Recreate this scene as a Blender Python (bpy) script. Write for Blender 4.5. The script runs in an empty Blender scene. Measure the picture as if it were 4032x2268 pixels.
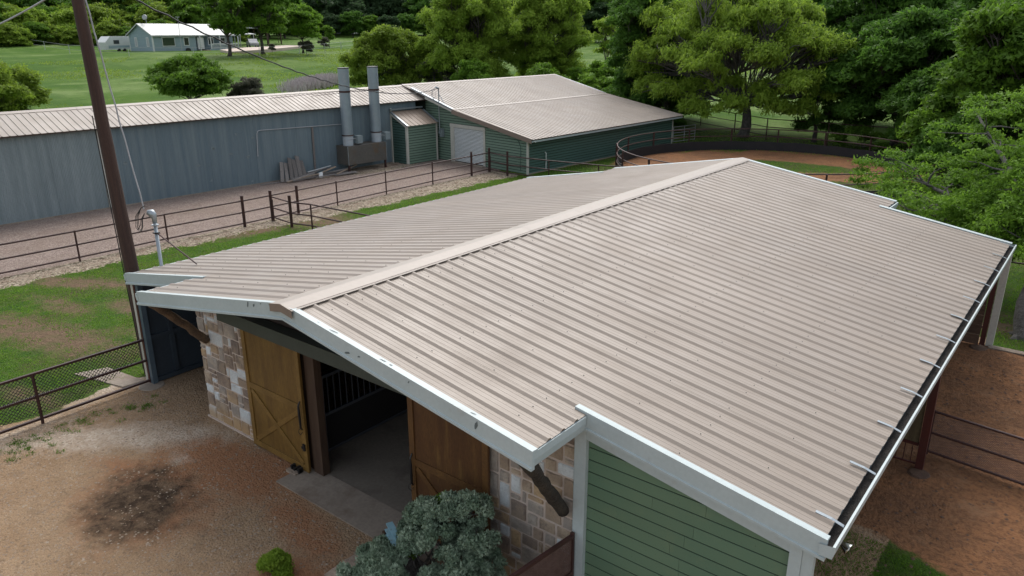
import bpy, math, random
import numpy as np
from mathutils import Vector, Matrix
R = math.radians
scn = bpy.context.scene
col = scn.collection

# ------------------------------------------------------------------ camera
cam = bpy.data.cameras.new('camera')
cam.sensor_width = 36.0
cam.lens = 26.5765
cam.clip_start = 0.1
cam.clip_end = 6000
camo = bpy.data.objects.new('camera', cam)
col.objects.link(camo)
CAM = Vector((9.59484, -6.38697, 8.1822))
yaw, pitch, roll = -0.67112053, 0.32715539, -0.0022794
fw = Vector((math.sin(yaw)*math.cos(pitch), math.cos(yaw)*math.cos(pitch), -math.sin(pitch)))
rt = Vector((math.cos(yaw), -math.sin(yaw), 0))
up = rt.cross(fw)
rt2 = rt*math.cos(roll)+up*math.sin(roll)
up2 = up*math.cos(roll)-rt*math.sin(roll)
camo.matrix_world = Matrix(((rt2.x, up2.x, -fw.x, CAM.x), (rt2.y, up2.y, -fw.y, CAM.y), (rt2.z, up2.z, -fw.z, CAM.z), (0, 0, 0, 1)))
scn.camera = camo

# ------------------------------------------------------------------ world and sun
world = bpy.data.worlds.new('World')
scn.world = world
world.use_nodes = True
wn = world.node_tree
wn.nodes.clear()
sky = wn.nodes.new('ShaderNodeTexSky')
sky.sky_type = 'NISHITA'
sky.sun_disc = False
SUN_EL, SUN_AZ = R(52), R(-35)          # azimuth measured from +Y towards +X
sky.sun_elevation = SUN_EL
sky.sun_rotation = SUN_AZ
sky.air_density = 1.0
sky.dust_density = 3.0
sky.ozone_density = 1.0
hs = wn.nodes.new('ShaderNodeHueSaturation')
hs.inputs['Saturation'].default_value = 0.40
bg = wn.nodes.new('ShaderNodeBackground')
bg.inputs['Strength'].default_value = 0.15
wo = wn.nodes.new('ShaderNodeOutputWorld')
wn.links.new(sky.outputs[0], hs.inputs['Color'])
wn.links.new(hs.outputs[0], bg.inputs['Color'])
wn.links.new(bg.outputs[0], wo.inputs['Surface'])
sun = bpy.data.lights.new('sun', 'SUN')
sun.energy = 0.7
sun.angle = R(40)
sun.color = (1.0, 0.96, 0.9)
suno = bpy.data.objects.new('sun', sun)
col.objects.link(suno)
sd = Vector((math.sin(SUN_AZ)*math.cos(SUN_EL), math.cos(SUN_AZ)*math.cos(SUN_EL), math.sin(SUN_EL)))
suno.rotation_euler = sd.to_track_quat('Z', 'Y').to_euler()
scn.view_settings.view_transform = 'Standard'
scn.view_settings.look = 'None'
scn.view_settings.exposure = 0.86
scn.view_settings.gamma = 1.0
scn.view_settings.use_curve_mapping = False

# ------------------------------------------------------------------ helpers
WM = {}                                  # world matrices of things and parts
def tag(o, label=None, cat=None, group=None, kind=None):
    if label: o['label'] = label
    if cat: o['category'] = cat
    if group: o['group'] = group
    if kind: o['kind'] = kind
    return o
def thing(name, label, cat, loc=(0, 0, 0), rz=0.0, group=None):
    o = bpy.data.objects.new(name, None)
    o.empty_display_size = 0.2
    o.location = loc
    o.rotation_euler = (0, 0, rz)
    col.objects.link(o)
    WM[o.name] = Matrix.Translation(loc) @ Matrix.Rotation(rz, 4, 'Z')
    return tag(o, label, cat, group)
def link_mesh(name, me, parent=None, loc=(0, 0, 0), rz=0.0):
    o = bpy.data.objects.new(name, me)
    o.location = loc
    if rz: o.rotation_euler = (0, 0, rz)
    col.objects.link(o)
    m = Matrix.Translation(loc) @ Matrix.Rotation(rz, 4, 'Z')
    if parent is not None:
        o.parent = parent
        m = WM[parent.name] @ m
    WM[o.name] = m
    return o
def copy_tree(o, parent=None):
    c = o.copy()
    col.objects.link(c)
    if parent is not None: c.parent = parent
    for ch in list(o.children): copy_tree(ch, c)
    return c

class MB:
    def __init__(s): s.v, s.f, s.m = [], [], []
    def add(s, vs, fs, mi=0):
        n = len(s.v)
        s.v += [tuple(v) for v in vs]
        s.f += [tuple(i+n for i in f) for f in fs]
        s.m += [mi]*len(fs)
        return s
    def box(s, x0, y0, z0, x1, y1, z1, mi=0):
        v = [(x0,y0,z0),(x1,y0,z0),(x1,y1,z0),(x0,y1,z0),(x0,y0,z1),(x1,y0,z1),(x1,y1,z1),(x0,y1,z1)]
        return s.add(v, [(0,3,2,1),(4,5,6,7),(0,1,5,4),(1,2,6,5),(2,3,7,6),(3,0,4,7)], mi)
    def bar(s, a, b, w, h, mi=0, upv=(0,0,1)):
        # box-section bar from a to b, w sideways, h along up
        a, b = Vector(a), Vector(b)
        d = (b-a).normalized()
        u = Vector(upv)
        if abs(d.dot(u)) > .98: u = Vector((1,0,0))
        sx = d.cross(u).normalized()*w/2
        sz = sx.cross(d).normalized()*h/2
        v = [a-sx-sz, a+sx-sz, a+sx+sz, a-sx+sz, b-sx-sz, b+sx-sz, b+sx+sz, b-sx+sz]
        return s.add(v, [(0,1,2,3),(7,6,5,4),(0,4,5,1),(1,5,6,2),(2,6,7,3),(3,7,4,0)], mi)
    def tube(s, pts, r, n=8, mi=0, cap=True):
        pts = [Vector(p) for p in pts]
        rr = r if isinstance(r, (list, tuple)) else [r]*len(pts)
        base = len(s.v)
        prev = None
        for i, p in enumerate(pts):
            d = (pts[min(i+1, len(pts)-1)]-pts[max(i-1, 0)])
            if d.length < 1e-9: d = Vector((0,0,1))
            d.normalize()
            if prev is None:
                u = Vector((0,0,1)) if abs(d.z) < .9 else Vector((1,0,0))
                sx = d.cross(u).normalized()
            else:
                sx = (prev-d*prev.dot(d))
                sx = sx.normalized() if sx.length > 1e-6 else d.orthogonal().normalized()
            prev = sx
            sy = d.cross(sx)
            for k in range(n):
                a = 2*math.pi*k/n
                s.v.append(tuple(p+(sx*math.cos(a)+sy*math.sin(a))*rr[i]))
        for i in range(len(pts)-1):
            for k in range(n):
                a = base+i*n+k; b = base+i*n+(k+1) % n
                s.f.append((a, b, b+n, a+n)); s.m.append(mi)
        if cap:
            s.f.append(tuple(base+k for k in range(n))[::-1]); s.m.append(mi)
            s.f.append(tuple(base+(len(pts)-1)*n+k for k in range(n))); s.m.append(mi)
        return s
    def lathe(s, c, prof, n=16, mi=0):
        base = len(s.v)
        for r, z in prof:
            for k in range(n):
                a = 2*math.pi*k/n
                s.v.append((c[0]+r*math.cos(a), c[1]+r*math.sin(a), c[2]+z))
        for i in range(len(prof)-1):
            for k in range(n):
                a = base+i*n+k; b = base+i*n+(k+1) % n
                s.f.append((a, b, b+n, a+n)); s.m.append(mi)
        return s
    def build(s, name, mats, parent=None, loc=(0,0,0), rz=0.0, smooth=False, mesh_only=False):
        me = bpy.data.meshes.new(name)
        me.from_pydata(s.v, [], s.f)
        if not isinstance(mats, (list, tuple)): mats = [mats]
        for m in mats: me.materials.append(m)
        if len(mats) > 1: me.polygons.foreach_set('material_index', s.m)
        if smooth: me.polygons.foreach_set('use_smooth', [True]*len(s.f))
        me.update()
        if mesh_only: return me
        return link_mesh(name, me, parent, loc, rz)

# ------------------------------------------------------------------ materials
def new_mat(name):
    m = bpy.data.materials.new(name)
    m.use_nodes = True
    nt = m.node_tree
    return m, nt, nt.nodes['Principled BSDF']
def N(nt, t, **kw):
    n = nt.nodes.new(t)
    for k, v in kw.items(): setattr(n, k, v)
    return n
def noise(nt, vec, scale, detail=4, rough=.55, dist=0.0):
    n = N(nt, 'ShaderNodeTexNoise')
    n.inputs['Scale'].default_value = scale
    n.inputs['Detail'].default_value = detail
    n.inputs['Roughness'].default_value = rough
    n.inputs['Distortion'].default_value = dist
    if vec is not None: nt.links.new(vec, n.inputs['Vector'])
    return n.outputs['Fac']
def ramp(nt, fac, a, b, c0=0.0, c1=1.0):
    n = N(nt, 'ShaderNodeMapRange')
    n.inputs['From Min'].default_value = a
    n.inputs['From Max'].default_value = b
    n.inputs['To Min'].default_value = c0
    n.inputs['To Max'].default_value = c1
    n.clamp = True
    nt.links.new(fac, n.inputs['Value'])
    return n.outputs['Result']
def mixc(nt, fac, a, b):
    n = N(nt, 'ShaderNodeMix', data_type='RGBA')
    for s, v in ((n.inputs[0], fac), (n.inputs[6], a), (n.inputs[7], b)):
        if isinstance(v, (tuple, list)): s.default_value = (v[0], v[1], v[2], 1)
        elif isinstance(v, (int, float)): s.default_value = v
        else: nt.links.new(v, s)
    return n.outputs[2]
def math_(nt, op, a, b=None):
    n = N(nt, 'ShaderNodeMath', operation=op)
    for s, v in ((n.inputs[0], a), (n.inputs[1], b)):
        if v is None: continue
        if isinstance(v, (int, float)): s.default_value = v
        else: nt.links.new(v, s)
    return n.outputs[0]
def coords(nt, world_space=False, stretch=None):
    if world_space:
        v = N(nt, 'ShaderNodeNewGeometry').outputs['Position']
    else:
        tc = N(nt, 'ShaderNodeTexCoord').outputs['Object']
        oi = N(nt, 'ShaderNodeObjectInfo').outputs['Random']
        sc = N(nt, 'ShaderNodeVectorMath', operation='ADD')
        mu = math_(nt, 'MULTIPLY', oi, 37.0)
        cb = N(nt, 'ShaderNodeCombineXYZ')
        for i in range(3): nt.links.new(mu, cb.inputs[i])
        nt.links.new(tc, sc.inputs[0]); nt.links.new(cb.outputs[0], sc.inputs[1])
        v = sc.outputs[0]
    if stretch:
        mp = N(nt, 'ShaderNodeMapping')
        mp.inputs['Scale'].default_value = stretch
        nt.links.new(v, mp.inputs['Vector'])
        v = mp.outputs[0]
    return v
def bump(nt, bs, height, strength=.3, dist=.01):
    b = N(nt, 'ShaderNodeBump')
    b.inputs['Strength'].default_value = strength
    b.inputs['Distance'].default_value = dist
    nt.links.new(height, b.inputs['Height'])
    nt.links.new(b.outputs[0], bs.inputs['Normal'])
def mat(name, c, c2=None, rough=.6, metal=0.0, scale=3.0, stretch=None, bmp=0.0, bscale=60, bdist=.01, objvar=0.0,
        dirt=None, dirt_scale=1.2, dirt_lo=.52, dirt_hi=.7, fine=.12, spec=.5, ws=False):
    m, nt, bs = new_mat(name)
    v = coords(nt, ws, stretch)
    if c2 is None: c2 = tuple(x*.86 for x in c)
    f = noise(nt, v, scale, 5)
    cc = mixc(nt, ramp(nt, f, .35, .65), c, c2)
    if fine:
        f2 = noise(nt, v, scale*14, 3)
        cc = mixc(nt, ramp(nt, f2, .3, .75, 0, fine*3), cc, tuple(x*.55 for x in c2))
    if dirt:
        d = noise(nt, v, dirt_scale, 6, .65)
        cc = mixc(nt, ramp(nt, d, dirt_lo, dirt_hi), cc, dirt)
    if objvar:
        oi = N(nt, 'ShaderNodeObjectInfo').outputs['Random']
        k = ramp(nt, oi, 0, 1, 1-objvar, 1+objvar)
        n = N(nt, 'ShaderNodeVectorMath', operation='SCALE')
        nt.links.new(cc, n.inputs[0]); nt.links.new(k, n.inputs['Scale'])
        cc = n.outputs[0]
    nt.links.new(cc, bs.inputs['Base Color'])
    bs.inputs['Roughness'].default_value = rough
    bs.inputs['Metallic'].default_value = metal
    bs.inputs['Specular IOR Level'].default_value = spec
    if bmp: bump(nt, bs, noise(nt, v, bscale, 4), bmp, bdist)
    return m

MT = {}
def roof_mat(name, c, stain, rough):
    m, nt, bs = new_mat(name)
    v = coords(nt, True)
    cc = mixc(nt, ramp(nt, noise(nt, v, .35, 4), .35, .65), c, tuple(x*.9 for x in c))
    vs = N(nt, 'ShaderNodeMapping'); vs.inputs['Scale'].default_value = (.5, 7, 1)
    nt.links.new(v, vs.inputs['Vector'])
    st = ramp(nt, noise(nt, vs.outputs[0], 1.2, 5, .6), .5, .78, 0, .5)
    cc = mixc(nt, st, cc, stain)
    sp = ramp(nt, noise(nt, v, 55, 2, .5), .70, .78, 0, .35)
    cc = mixc(nt, sp, cc, tuple(x*.6 for x in stain))
    k_ = N(nt, 'ShaderNodeVectorMath', operation='SCALE')
    nt.links.new(cc, k_.inputs[0]); nt.links.new(ramp(nt, N(nt, 'ShaderNodeObjectInfo').outputs['Random'], 0, 1, .95, 1.05), k_.inputs['Scale'])
    nt.links.new(k_.outputs[0], bs.inputs['Base Color'])
    bs.inputs['Metallic'].default_value = 0.0
    rr = ramp(nt, noise(nt, v, 1.1, 4), .3, .7, rough-.07, rough+.1)
    nt.links.new(rr, bs.inputs['Roughness'])
    bump(nt, bs, noise(nt, v, 2.2, 3), .25, .02)
    return m
MT['roof'] = roof_mat('tan_roof_metal', (.262, .216, .172), (.19, .150, .112), .48)
MT['cap'] = mat('tan_ridge_metal', (.300, .252, .206), (.28, .236, .192), rough=.45, scale=.8, fine=.04, bmp=.1, bscale=2.5, bdist=.02)
MT['tanfascia'] = mat('tan_fascia_metal', (.23, .175, .135), rough=.5, scale=.8, fine=.05)
MT['roof2'] = roof_mat('shed_roof_metal', (.300, .252, .206), (.21, .165, .125), .46)
MT['roof3'] = roof_mat('lean_to_roof_metal', (.31, .235, .175), (.22, .16, .11), .5)
MT['white'] = mat('white_trim', (.45, .515, .51), (.41, .475, .47), rough=.42, scale=1.3, fine=.06, dirt=(.34, .36, .34), dirt_scale=1.6, dirt_lo=.6, dirt_hi=.8)
MT['scuff'] = mat('scuffed_paint', (.12, .15, .15), rough=.6)
MT['cream'] = mat('cream_trim', (.56, .55, .48), rough=.5, scale=1.3, dirt=(.36, .33, .27), dirt_lo=.6, dirt_hi=.8)
MT['gutterin'] = mat('gutter_debris', (.012, .011, .010), (.035, .028, .022), rough=.95, scale=9, bmp=.8, bscale=40, bdist=.03)
MT['galv'] = mat('galvanised', (.36, .40, .42), (.29, .33, .35), rough=.35, metal=.6, scale=4, fine=.1, dirt=(.2, .2, .19), dirt_lo=.62, dirt_hi=.8)
MT['duct'] = mat('galvanised_duct', (.27, .33, .36), (.22, .27, .30), rough=.42, metal=.35, scale=2, fine=.06, dirt=(.33, .37, .38), dirt_scale=2, dirt_lo=.5, dirt_hi=.8)
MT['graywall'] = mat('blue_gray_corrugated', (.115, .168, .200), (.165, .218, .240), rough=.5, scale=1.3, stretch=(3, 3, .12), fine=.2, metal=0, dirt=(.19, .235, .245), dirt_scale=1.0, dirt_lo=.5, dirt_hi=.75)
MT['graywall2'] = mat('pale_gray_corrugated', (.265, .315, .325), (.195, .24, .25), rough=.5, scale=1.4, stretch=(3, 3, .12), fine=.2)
def siding(name, c, c2, low):
    m, nt, bs = new_mat(name)
    v = coords(nt, True)
    cc = mixc(nt, ramp(nt, noise(nt, v, .6, 4), .35, .65), c, c2)
    oi = N(nt, 'ShaderNodeObjectInfo').outputs['Random']
    cc = mixc(nt, ramp(nt, oi, 0, 1, 0, .35), cc, tuple(x*.72 for x in c))
    d = ramp(nt, noise(nt, v, 2.2, 6, .7), .55, .75, 0, .5)
    cc = mixc(nt, d, cc, low)
    sp = ramp(nt, noise(nt, v, 38, 2), .69, .74, 0, .5)
    cc = mixc(nt, sp, cc, (.05, .05, .035))
    nt.links.new(cc, bs.inputs['Base Color'])
    bs.inputs['Roughness'].default_value = .55
    gr = N(nt, 'ShaderNodeMapping'); gr.inputs['Scale'].default_value = (2, 2, 45)
    nt.links.new(v, gr.inputs['Vector'])
    bump(nt, bs, noise(nt, gr.outputs[0], 2, 3), .12, .01)
    return m
MT['green'] = siding('green_siding', (.105, .190, .120), (.130, .205, .125), (.165, .215, .120))
MT['green2'] = siding('shed_green_siding', (.145, .225, .165), (.17, .245, .185), (.16, .20, .15))
MT['tealwall'] = siding('teal_green_siding', (.060, .120, .100), (.07, .135, .112), (.08, .11, .09))
MT['header'] = mat('painted_header', (.055, .068, .055), rough=.6)
MT['joint'] = mat('dark_joint', (.016, .026, .018), rough=.9)
MT['mortar'] = mat('mortar', (.58, .48, .40), (.50, .41, .34), rough=.9, scale=6, bmp=.5, bscale=50)
def stone(name, c, c2, c3, s=2.6):
    m, nt, bs = new_mat(name)
    v = coords(nt)
    f = noise(nt, v, s, 5, .6, .4)
    cc = mixc(nt, ramp(nt, f, .38, .56), c, c2)
    cc = mixc(nt, ramp(nt, noise(nt, v, s*1.7, 5, .65), .52, .68), cc, c3)
    cc = mixc(nt, ramp(nt, noise(nt, v, 26, 4, .7), .5, .8, 0, .5), cc, tuple(x*.45 for x in c2))
    # soil splashed on the foot of the wall
    p = coords(nt, True)
    z = N(nt, 'ShaderNodeSeparateXYZ'); nt.links.new(p, z.inputs[0])
    k = math_(nt, 'ADD', z.outputs[2], math_(nt, 'MULTIPLY', noise(nt, p, 3, 3), .3))
    cc = mixc(nt, ramp(nt, k, .30, .60, .8, 0), cc, (.42, .27, .13))
    nt.links.new(cc, bs.inputs['Base Color'])
    bs.inputs['Roughness'].default_value = .85
    bump(nt, bs, noise(nt, v, 18, 5, .65), .7, .03)
    return m
STONES = [stone('stone_tan', (.44, .35, .25), (.31, .235, .165), (.20, .155, .12)),
          stone('stone_brown', (.33, .25, .18), (.21, .16, .125), (.42, .32, .21)),
          stone('stone_dark', (.21, .165, .135), (.28, .215, .155), (.14, .115, .10)),
          stone('stone_orange', (.48, .34, .19), (.36, .26, .17), (.25, .19, .14)),
          stone('stone_gray', (.38, .335, .28), (.29, .25, .21), (.45, .37, .28)),
          stone('stone_white', (.64, .67, .66), (.57, .60, .59), (.50, .51, .49))]
MT['doorwood'] = mat('golden_door_wood', (.225, .130, .028), (.135, .070, .015), rough=.5, scale=.9, stretch=(5, 5, .8), fine=.25, bmp=.15, bscale=20, dirt=(.07, .03, .008), dirt_scale=1.3, dirt_lo=.55, dirt_hi=.85)
MT['doorbrown'] = mat('brown_door_wood', (.135, .062, .018), (.075, .030, .010), rough=.5, scale=.9, stretch=(5, 5, .8), fine=.25, bmp=.15, bscale=20, dirt=(.20, .115, .03), dirt_scale=.8, dirt_lo=.55, dirt_hi=.8)
MT['doorbrowntrim'] = mat('brown_door_trim', (.165, .080, .022), (.10, .045, .014), rough=.5, scale=2, fine=.2)
MT['doortrim'] = mat('door_trim_wood', (.26, .150, .038), (.17, .095, .022), rough=.5, scale=2, fine=.2, bmp=.15, bscale=30)
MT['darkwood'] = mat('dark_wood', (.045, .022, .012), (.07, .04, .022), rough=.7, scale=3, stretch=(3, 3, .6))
MT['log'] = mat('log_wood', (.23, .15, .085), (.10, .065, .04), rough=.85, scale=5, stretch=(1, 1, 1), fine=.4, bmp=.9, bscale=16, bdist=.03)
MT['loggray'] = mat('weathered_log', (.085, .07, .05), (.035, .028, .021), rough=.9, scale=6, fine=.4, bmp=1, bscale=18, bdist=.03)
MT['pole'] = mat('creosote_pole', (.085, .045, .032), (.045, .024, .018), rough=.85, scale=2.5, stretch=(9, 9, .35), fine=.3, bmp=.5, bscale=12, bdist=.02)
MT['grayboard'] = mat('weathered_board', (.30, .275, .255), (.18, .16, .145), rough=.9, scale=3, stretch=(1, 6, 6), fine=.3, objvar=.3, bmp=.3)
MT['brownboard'] = mat('brown_board', (.15, .09, .055), (.075, .042, .026), rough=.85, scale=2.2, stretch=(1, 1, 4), fine=.2, objvar=.22, bmp=.3)
MT['stallboard'] = mat('stall_board', (.16, .125, .06), (.085, .06, .03), rough=.8, scale=1.5, stretch=(4, 4, .7), fine=.2, objvar=.2)
MT['rust'] = mat('rusty_pipe', (.060, .017, .012), (.036, .012, .009), rough=.6, scale=5, fine=.3, dirt=(.11, .05, .035), dirt_scale=3, dirt_lo=.55, dirt_hi=.8)
MT['rusttop'] = mat('rusty_rail', (.085, .032, .025), (.052, .020, .016), rough=.55, scale=5, fine=.3)
MT['redsteel'] = mat('red_brown_steel', (.085, .018, .013), (.058, .014, .011), rough=.5, scale=2, dirt=(.05, .025, .02), dirt_lo=.58, dirt_hi=.8)
MT['mesh'] = mat('rusty_mesh', (.17, .10, .08), (.11, .06, .045), rough=.7, scale=7)
MT['chain'] = mat('chain_link_wire', (.02, .016, .014), rough=.6)
MT['bluesteel'] = mat('blue_gray_sheet', (.034, .048, .062), (.026, .036, .048), rough=.55, scale=1.5, fine=.12)
MT['bluepost'] = mat('blue_gray_post', (.085, .12, .145), (.065, .095, .12), rough=.5, scale=2)
MT['black'] = mat('black_iron', (.012, .012, .013), rough=.5)
MT['cable'] = mat('cable', (.016, .016, .017), rough=.6)
MT['cablegray'] = mat('gray_cable', (.42, .43, .44), rough=.5)
MT['belt'] = mat('rubber_belting', (.014, .013, .015), (.022, .019, .019), rough=.8, scale=2)
MT['concrete'] = mat('concrete', (.31, .26, .205), (.25, .205, .16), rough=.85, scale=1.2, fine=.15, bmp=.15, bscale=30, dirt=(.15, .105, .075), dirt_scale=1.6, dirt_lo=.5, dirt_hi=.75)
MT['concretein'] = mat('barn_floor_concrete', (.22, .185, .145), (.17, .145, .115), rough=.8, scale=1.2, fine=.15, dirt=(.09, .07, .055), dirt_scale=1.3, dirt_lo=.5, dirt_hi=.75)
MT['plenum'] = mat('stained_plenum', (.105, .098, .082), (.085, .08, .07), rough=.6, scale=1, fine=.2, dirt=(.10, .065, .035), dirt_scale=.9, dirt_lo=.5, dirt_hi=.65)
MT['paleplastic'] = mat('fan_housing_white', (.42, .47, .50), rough=.4, scale=3, dirt=(.26, .25, .22), dirt_lo=.6, dirt_hi=.8)
MT['boxgray'] = mat('control_box_gray', (.23, .28, .29), rough=.45)
MT['rollup'] = mat('roll_up_door', (.66, .69, .68), (.58, .61, .60), rough=.4, scale=1, fine=.04)
MT['glass'] = mat('dark_glass', (.03, .035, .035), rough=.08, spec=.8)
MT['glassgreen'] = mat('window_green', (.045, .07, .045), rough=.15)
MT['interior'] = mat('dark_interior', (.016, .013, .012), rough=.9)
MT['stallsteel'] = mat('stall_steel', (.075, .080, .090), rough=.45)
MT['soffit'] = mat('soffit_wood', (.085, .055, .04), (.05, .033, .025), rough=.8, stretch=(1, 6, 6))
MT['limestone'] = mat('limestone', (.38, .30, .22), (.26, .20, .15), rough=.9, scale=5, bmp=.8, bscale=18, bdist=.03, objvar=.15)
MT['pebble'] = mat('pebble', (.40, .33, .25), (.19, .13, .085), rough=.9, scale=2, ws=True)
MT['bark'] = mat('bark', (.13, .115, .10), (.06, .05, .042), rough=.95, scale=5, stretch=(2, 2, .6), fine=.35, bmp=1, bscale=14, bdist=.05)
MT['barkpale'] = mat('pale_bark', (.20, .19, .175), (.10, .092, .082), rough=.95, scale=6, fine=.35, bmp=1, bscale=14, bdist=.05)
MT['housewall'] = mat('pale_blue_siding', (.27, .36, .39), (.24, .32, .35), rough=.6, scale=.5, stretch=(1, 1, 12))
MT['housewhite'] = mat('house_white', (.66, .68, .66), rough=.5, scale=.5)
MT['houseroof'] = mat('white_house_roof', (.46, .48, .46), (.42, .44, .42), rough=.45, scale=.3)
MT['darkmetal'] = mat('truck_paint', (.05, .052, .055), rough=.3)
MT['silver'] = mat('silver_paint', (.32, .33, .34), rough=.3)
MT['tyre'] = mat('tyre', (.012, .012, .012), rough=.8)
MT['blueboard'] = mat('pale_blue_paint', (.30, .50, .56), (.22, .40, .46), rough=.6, scale=8, dirt=(.2, .2, .18), dirt_scale=12, dirt_lo=.55, dirt_hi=.7)
MT['tin'] = mat('tin_reflector', (.6, .62, .6), rough=.18, metal=1.0)
MT['dryreed'] = mat('dry_weeds', (.55, .50, .48), (.42, .37, .36), rough=.9)

def leaf_mat(name, c, c2, dark, trans=.55):
    m, nt, bs = new_mat(name)
    at = N(nt, 'ShaderNodeAttribute', attribute_name='tint')
    cc = mixc(nt, at.outputs['Fac'], c, c2)
    f = noise(nt, coords(nt, True), 1.1, 3)
    cc = mixc(nt, ramp(nt, f, .35, .7, 0, .45), cc, dark)
    nt.links.new(cc, bs.inputs['Base Color'])
    bs.inputs['Roughness'].default_value = .62
    bs.inputs['Specular IOR Level'].default_value = .25
    tr = N(nt, 'ShaderNodeBsdfTranslucent')
    nt.links.new(cc, tr.inputs['Color'])
    mx = N(nt, 'ShaderNodeMixShader'); mx.inputs[0].default_value = trans
    nt.links.new(bs.outputs[0], mx.inputs[1]); nt.links.new(tr.outputs[0], mx.inputs[2])
    nt.links.new(mx.outputs[0], nt.nodes['Material Output'].inputs['Surface'])
    return m
LF = dict(
    dark=leaf_mat('leaf_dark_green', (.062, .148, .020), (.130, .265, .034), (.042, .100, .018)),
    mid=leaf_mat('leaf_mid_green', (.090, .185, .018), (.160, .290, .030), (.060, .130, .016)),
    lime=leaf_mat('leaf_lime', (.210, .330, .034), (.330, .460, .060), (.150, .250, .030)),
    olive=leaf_mat('leaf_olive', (.170, .265, .028), (.270, .370, .046), (.120, .190, .024)),
    bright=leaf_mat('leaf_bright', (.120, .240, .022), (.205, .360, .038), (.075, .155, .018)),
    gray=leaf_mat('leaf_graygreen', (.085, .098, .055), (.165, .160, .120), (.06, .07, .045)),
    sage=leaf_mat('leaf_sage', (.115, .185, .110), (.46, .55, .40), (.095, .150, .085), .2),
    blue=leaf_mat('leaf_far', (.040, .085, .032), (.075, .130, .048), (.032, .068, .030)))

# ------------------------------------------------------------------ terrain
HR = [0, 60, 80, 110, 150, 190, 250, 400, 900, 3500]
HZ = [0, 0, .4, 1.7, 4.1, 5.2, 6.9, 9.5, 16, 30]
def hgt(x, y):
    r = np.hypot(np.asarray(x)-CAM.x, np.asarray(y)-CAM.y)
    return np.interp(r, HR, HZ)
def smooth(a, b, t):
    t = np.clip((t-a)/(b-a), 0, 1)
    return t*t*(3-2*t)
def blob(X, Y, cx, cy, rx, ry, rot=0.0):
    c, s = math.cos(rot), math.sin(rot)
    dx, dy = X-cx, Y-cy
    u = (dx*c+dy*s)/rx; v = (-dx*s+dy*c)/ry
    return np.clip(1.5-np.hypot(u, v), 0, 1)
def axis(a, b, step, far, g=1.16):
    mid = list(np.arange(a, b+1e-6, step))
    out, s, x = [], step, b
    while x < far:
        s *= g; x += s; out.append(x)
    lo, s, x = [], step, a
    while x > -far:
        s *= g; x -= s; lo.append(x)
    return np.array(lo[::-1]+mid+out)
gx = axis(-31, 14.2, .2, 3400); gy = axis(-12, 31, .2, 3400)
GX, GY = np.meshgrid(gx, gy, indexing='ij')
rng = np.random.default_rng(3)
def vnoise(X, Y, s, seed):
    # cheap smooth value noise
    r = np.random.default_rng(seed)
    T = r.random((256, 256))
    x, y = X/s, Y/s
    xi, yi = np.floor(x).astype(int), np.floor(y).astype(int)
    fx, fy = x-xi, y-yi
    fx, fy = fx*fx*(3-2*fx), fy*fy*(3-2*fy)
    t = lambda i, j: T[i % 256, j % 256]
    return (t(xi, yi)*(1-fx)+t(xi+1, yi)*fx)*(1-fy)+(t(xi, yi+1)*(1-fx)+t(xi+1, yi+1)*fx)*fy
wob = (vnoise(GX, GY, 1.3, 1)-.5)*1.2+(vnoise(GX, GY, .45, 2)-.5)*.6
wobs = (vnoise(GX, GY, .8, 5)-.5)*.35+(vnoise(GX, GY, .35, 6)-.5)*.25
wallx = -28.6+.048*(GY-5)
# weights
w_drive = smooth(-.3, .3, (GX-wallx+3))*smooth(-.25, .25, (-20.15+.2*wobs-GX))*smooth(-.2, .2, 31.2-GY)
w_rock = smooth(-.25, .25, GX+20.25)*smooth(-.4, .3, (-19.0+wobs*2.4+.35*np.clip(GY-14, 0, 3)*.6)-GX)*smooth(-.3, .3, 29.6-GY)
w_rock = np.maximum(w_rock, blob(GX, GY, -26.9, 26.0, 1.2, 3.2)*1.2)
w_rock = np.clip(w_rock, 0, 1)
w_yard = smooth(-.3, .3, (GX+8.3+wobs*1.4))*smooth(-.2, .2, (1.9-GY))
w_yard = np.maximum(w_yard, ((np.abs(GX) < 7.9) & (GY > 1) & (GY < 17.3)).astype(float))
w_red = smooth(-.4, .4, GX-5.0)*smooth(-.5, .5, GY-1.6)*smooth(-.3, .3, 16.75+.03*(GX-8)+wobs-GY)
pen = np.hypot(GX+6.8, GY-39.5)
w_red = np.maximum(w_red, smooth(9.4, 9.0, pen))
w_red = np.maximum(w_red, blob(GX, GY, -15.5, 40.5, 1.2, 5)*.8)
w_red = np.maximum(w_red, blob(GX, GY, -1, 24, 4, 4)*.7)
gin = blob(GX, GY, -6.4, 42.2, 4.6, 1.6, .15)+.9*blob(GX, GY, 0, 37, 4, 2.5)
w_red = w_red*np.clip(1-1.1*gin*(pen < 9), 0, 1)
w_red = w_red*np.clip(1-1.3*blob(GX, GY, 7.9, 5.0, 1.7, .85, -.35), 0, 1)
w_bare = .72*np.maximum.reduce([.8*blob(GX, GY, -10.5, 3.0, 1.8, .35, .3), .8*blob(GX, GY, -15.5, 2.4, 1.6, .5, .1), .8*blob(GX, GY, -9.4, -.8, 1.3, .35, .2), blob(GX, GY, -13.4, 1.0, 3.4, .9, .2), blob(GX, GY, -17.6, 3.7, 3.2, .55, .5), blob(GX, GY, -13.5, 3.7, 1.3, .5, .2),
    blob(GX, GY, -18.2, 14.6, 1.6, 1.6), blob(GX, GY, -19.0, 12.1, .8, 2.2), blob(GX, GY, -15.8, -1.2, 2.6, .6, .4),
    blob(GX, GY, -17.8, 37.6, .5, 3), blob(GX, GY, -11, -3.0, 2.0, .7, .3), .9*blob(GX, GY, 9, 18.5, 2.5, .7), .8*blob(GX, GY, 6, 19, 4, 1)])
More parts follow.
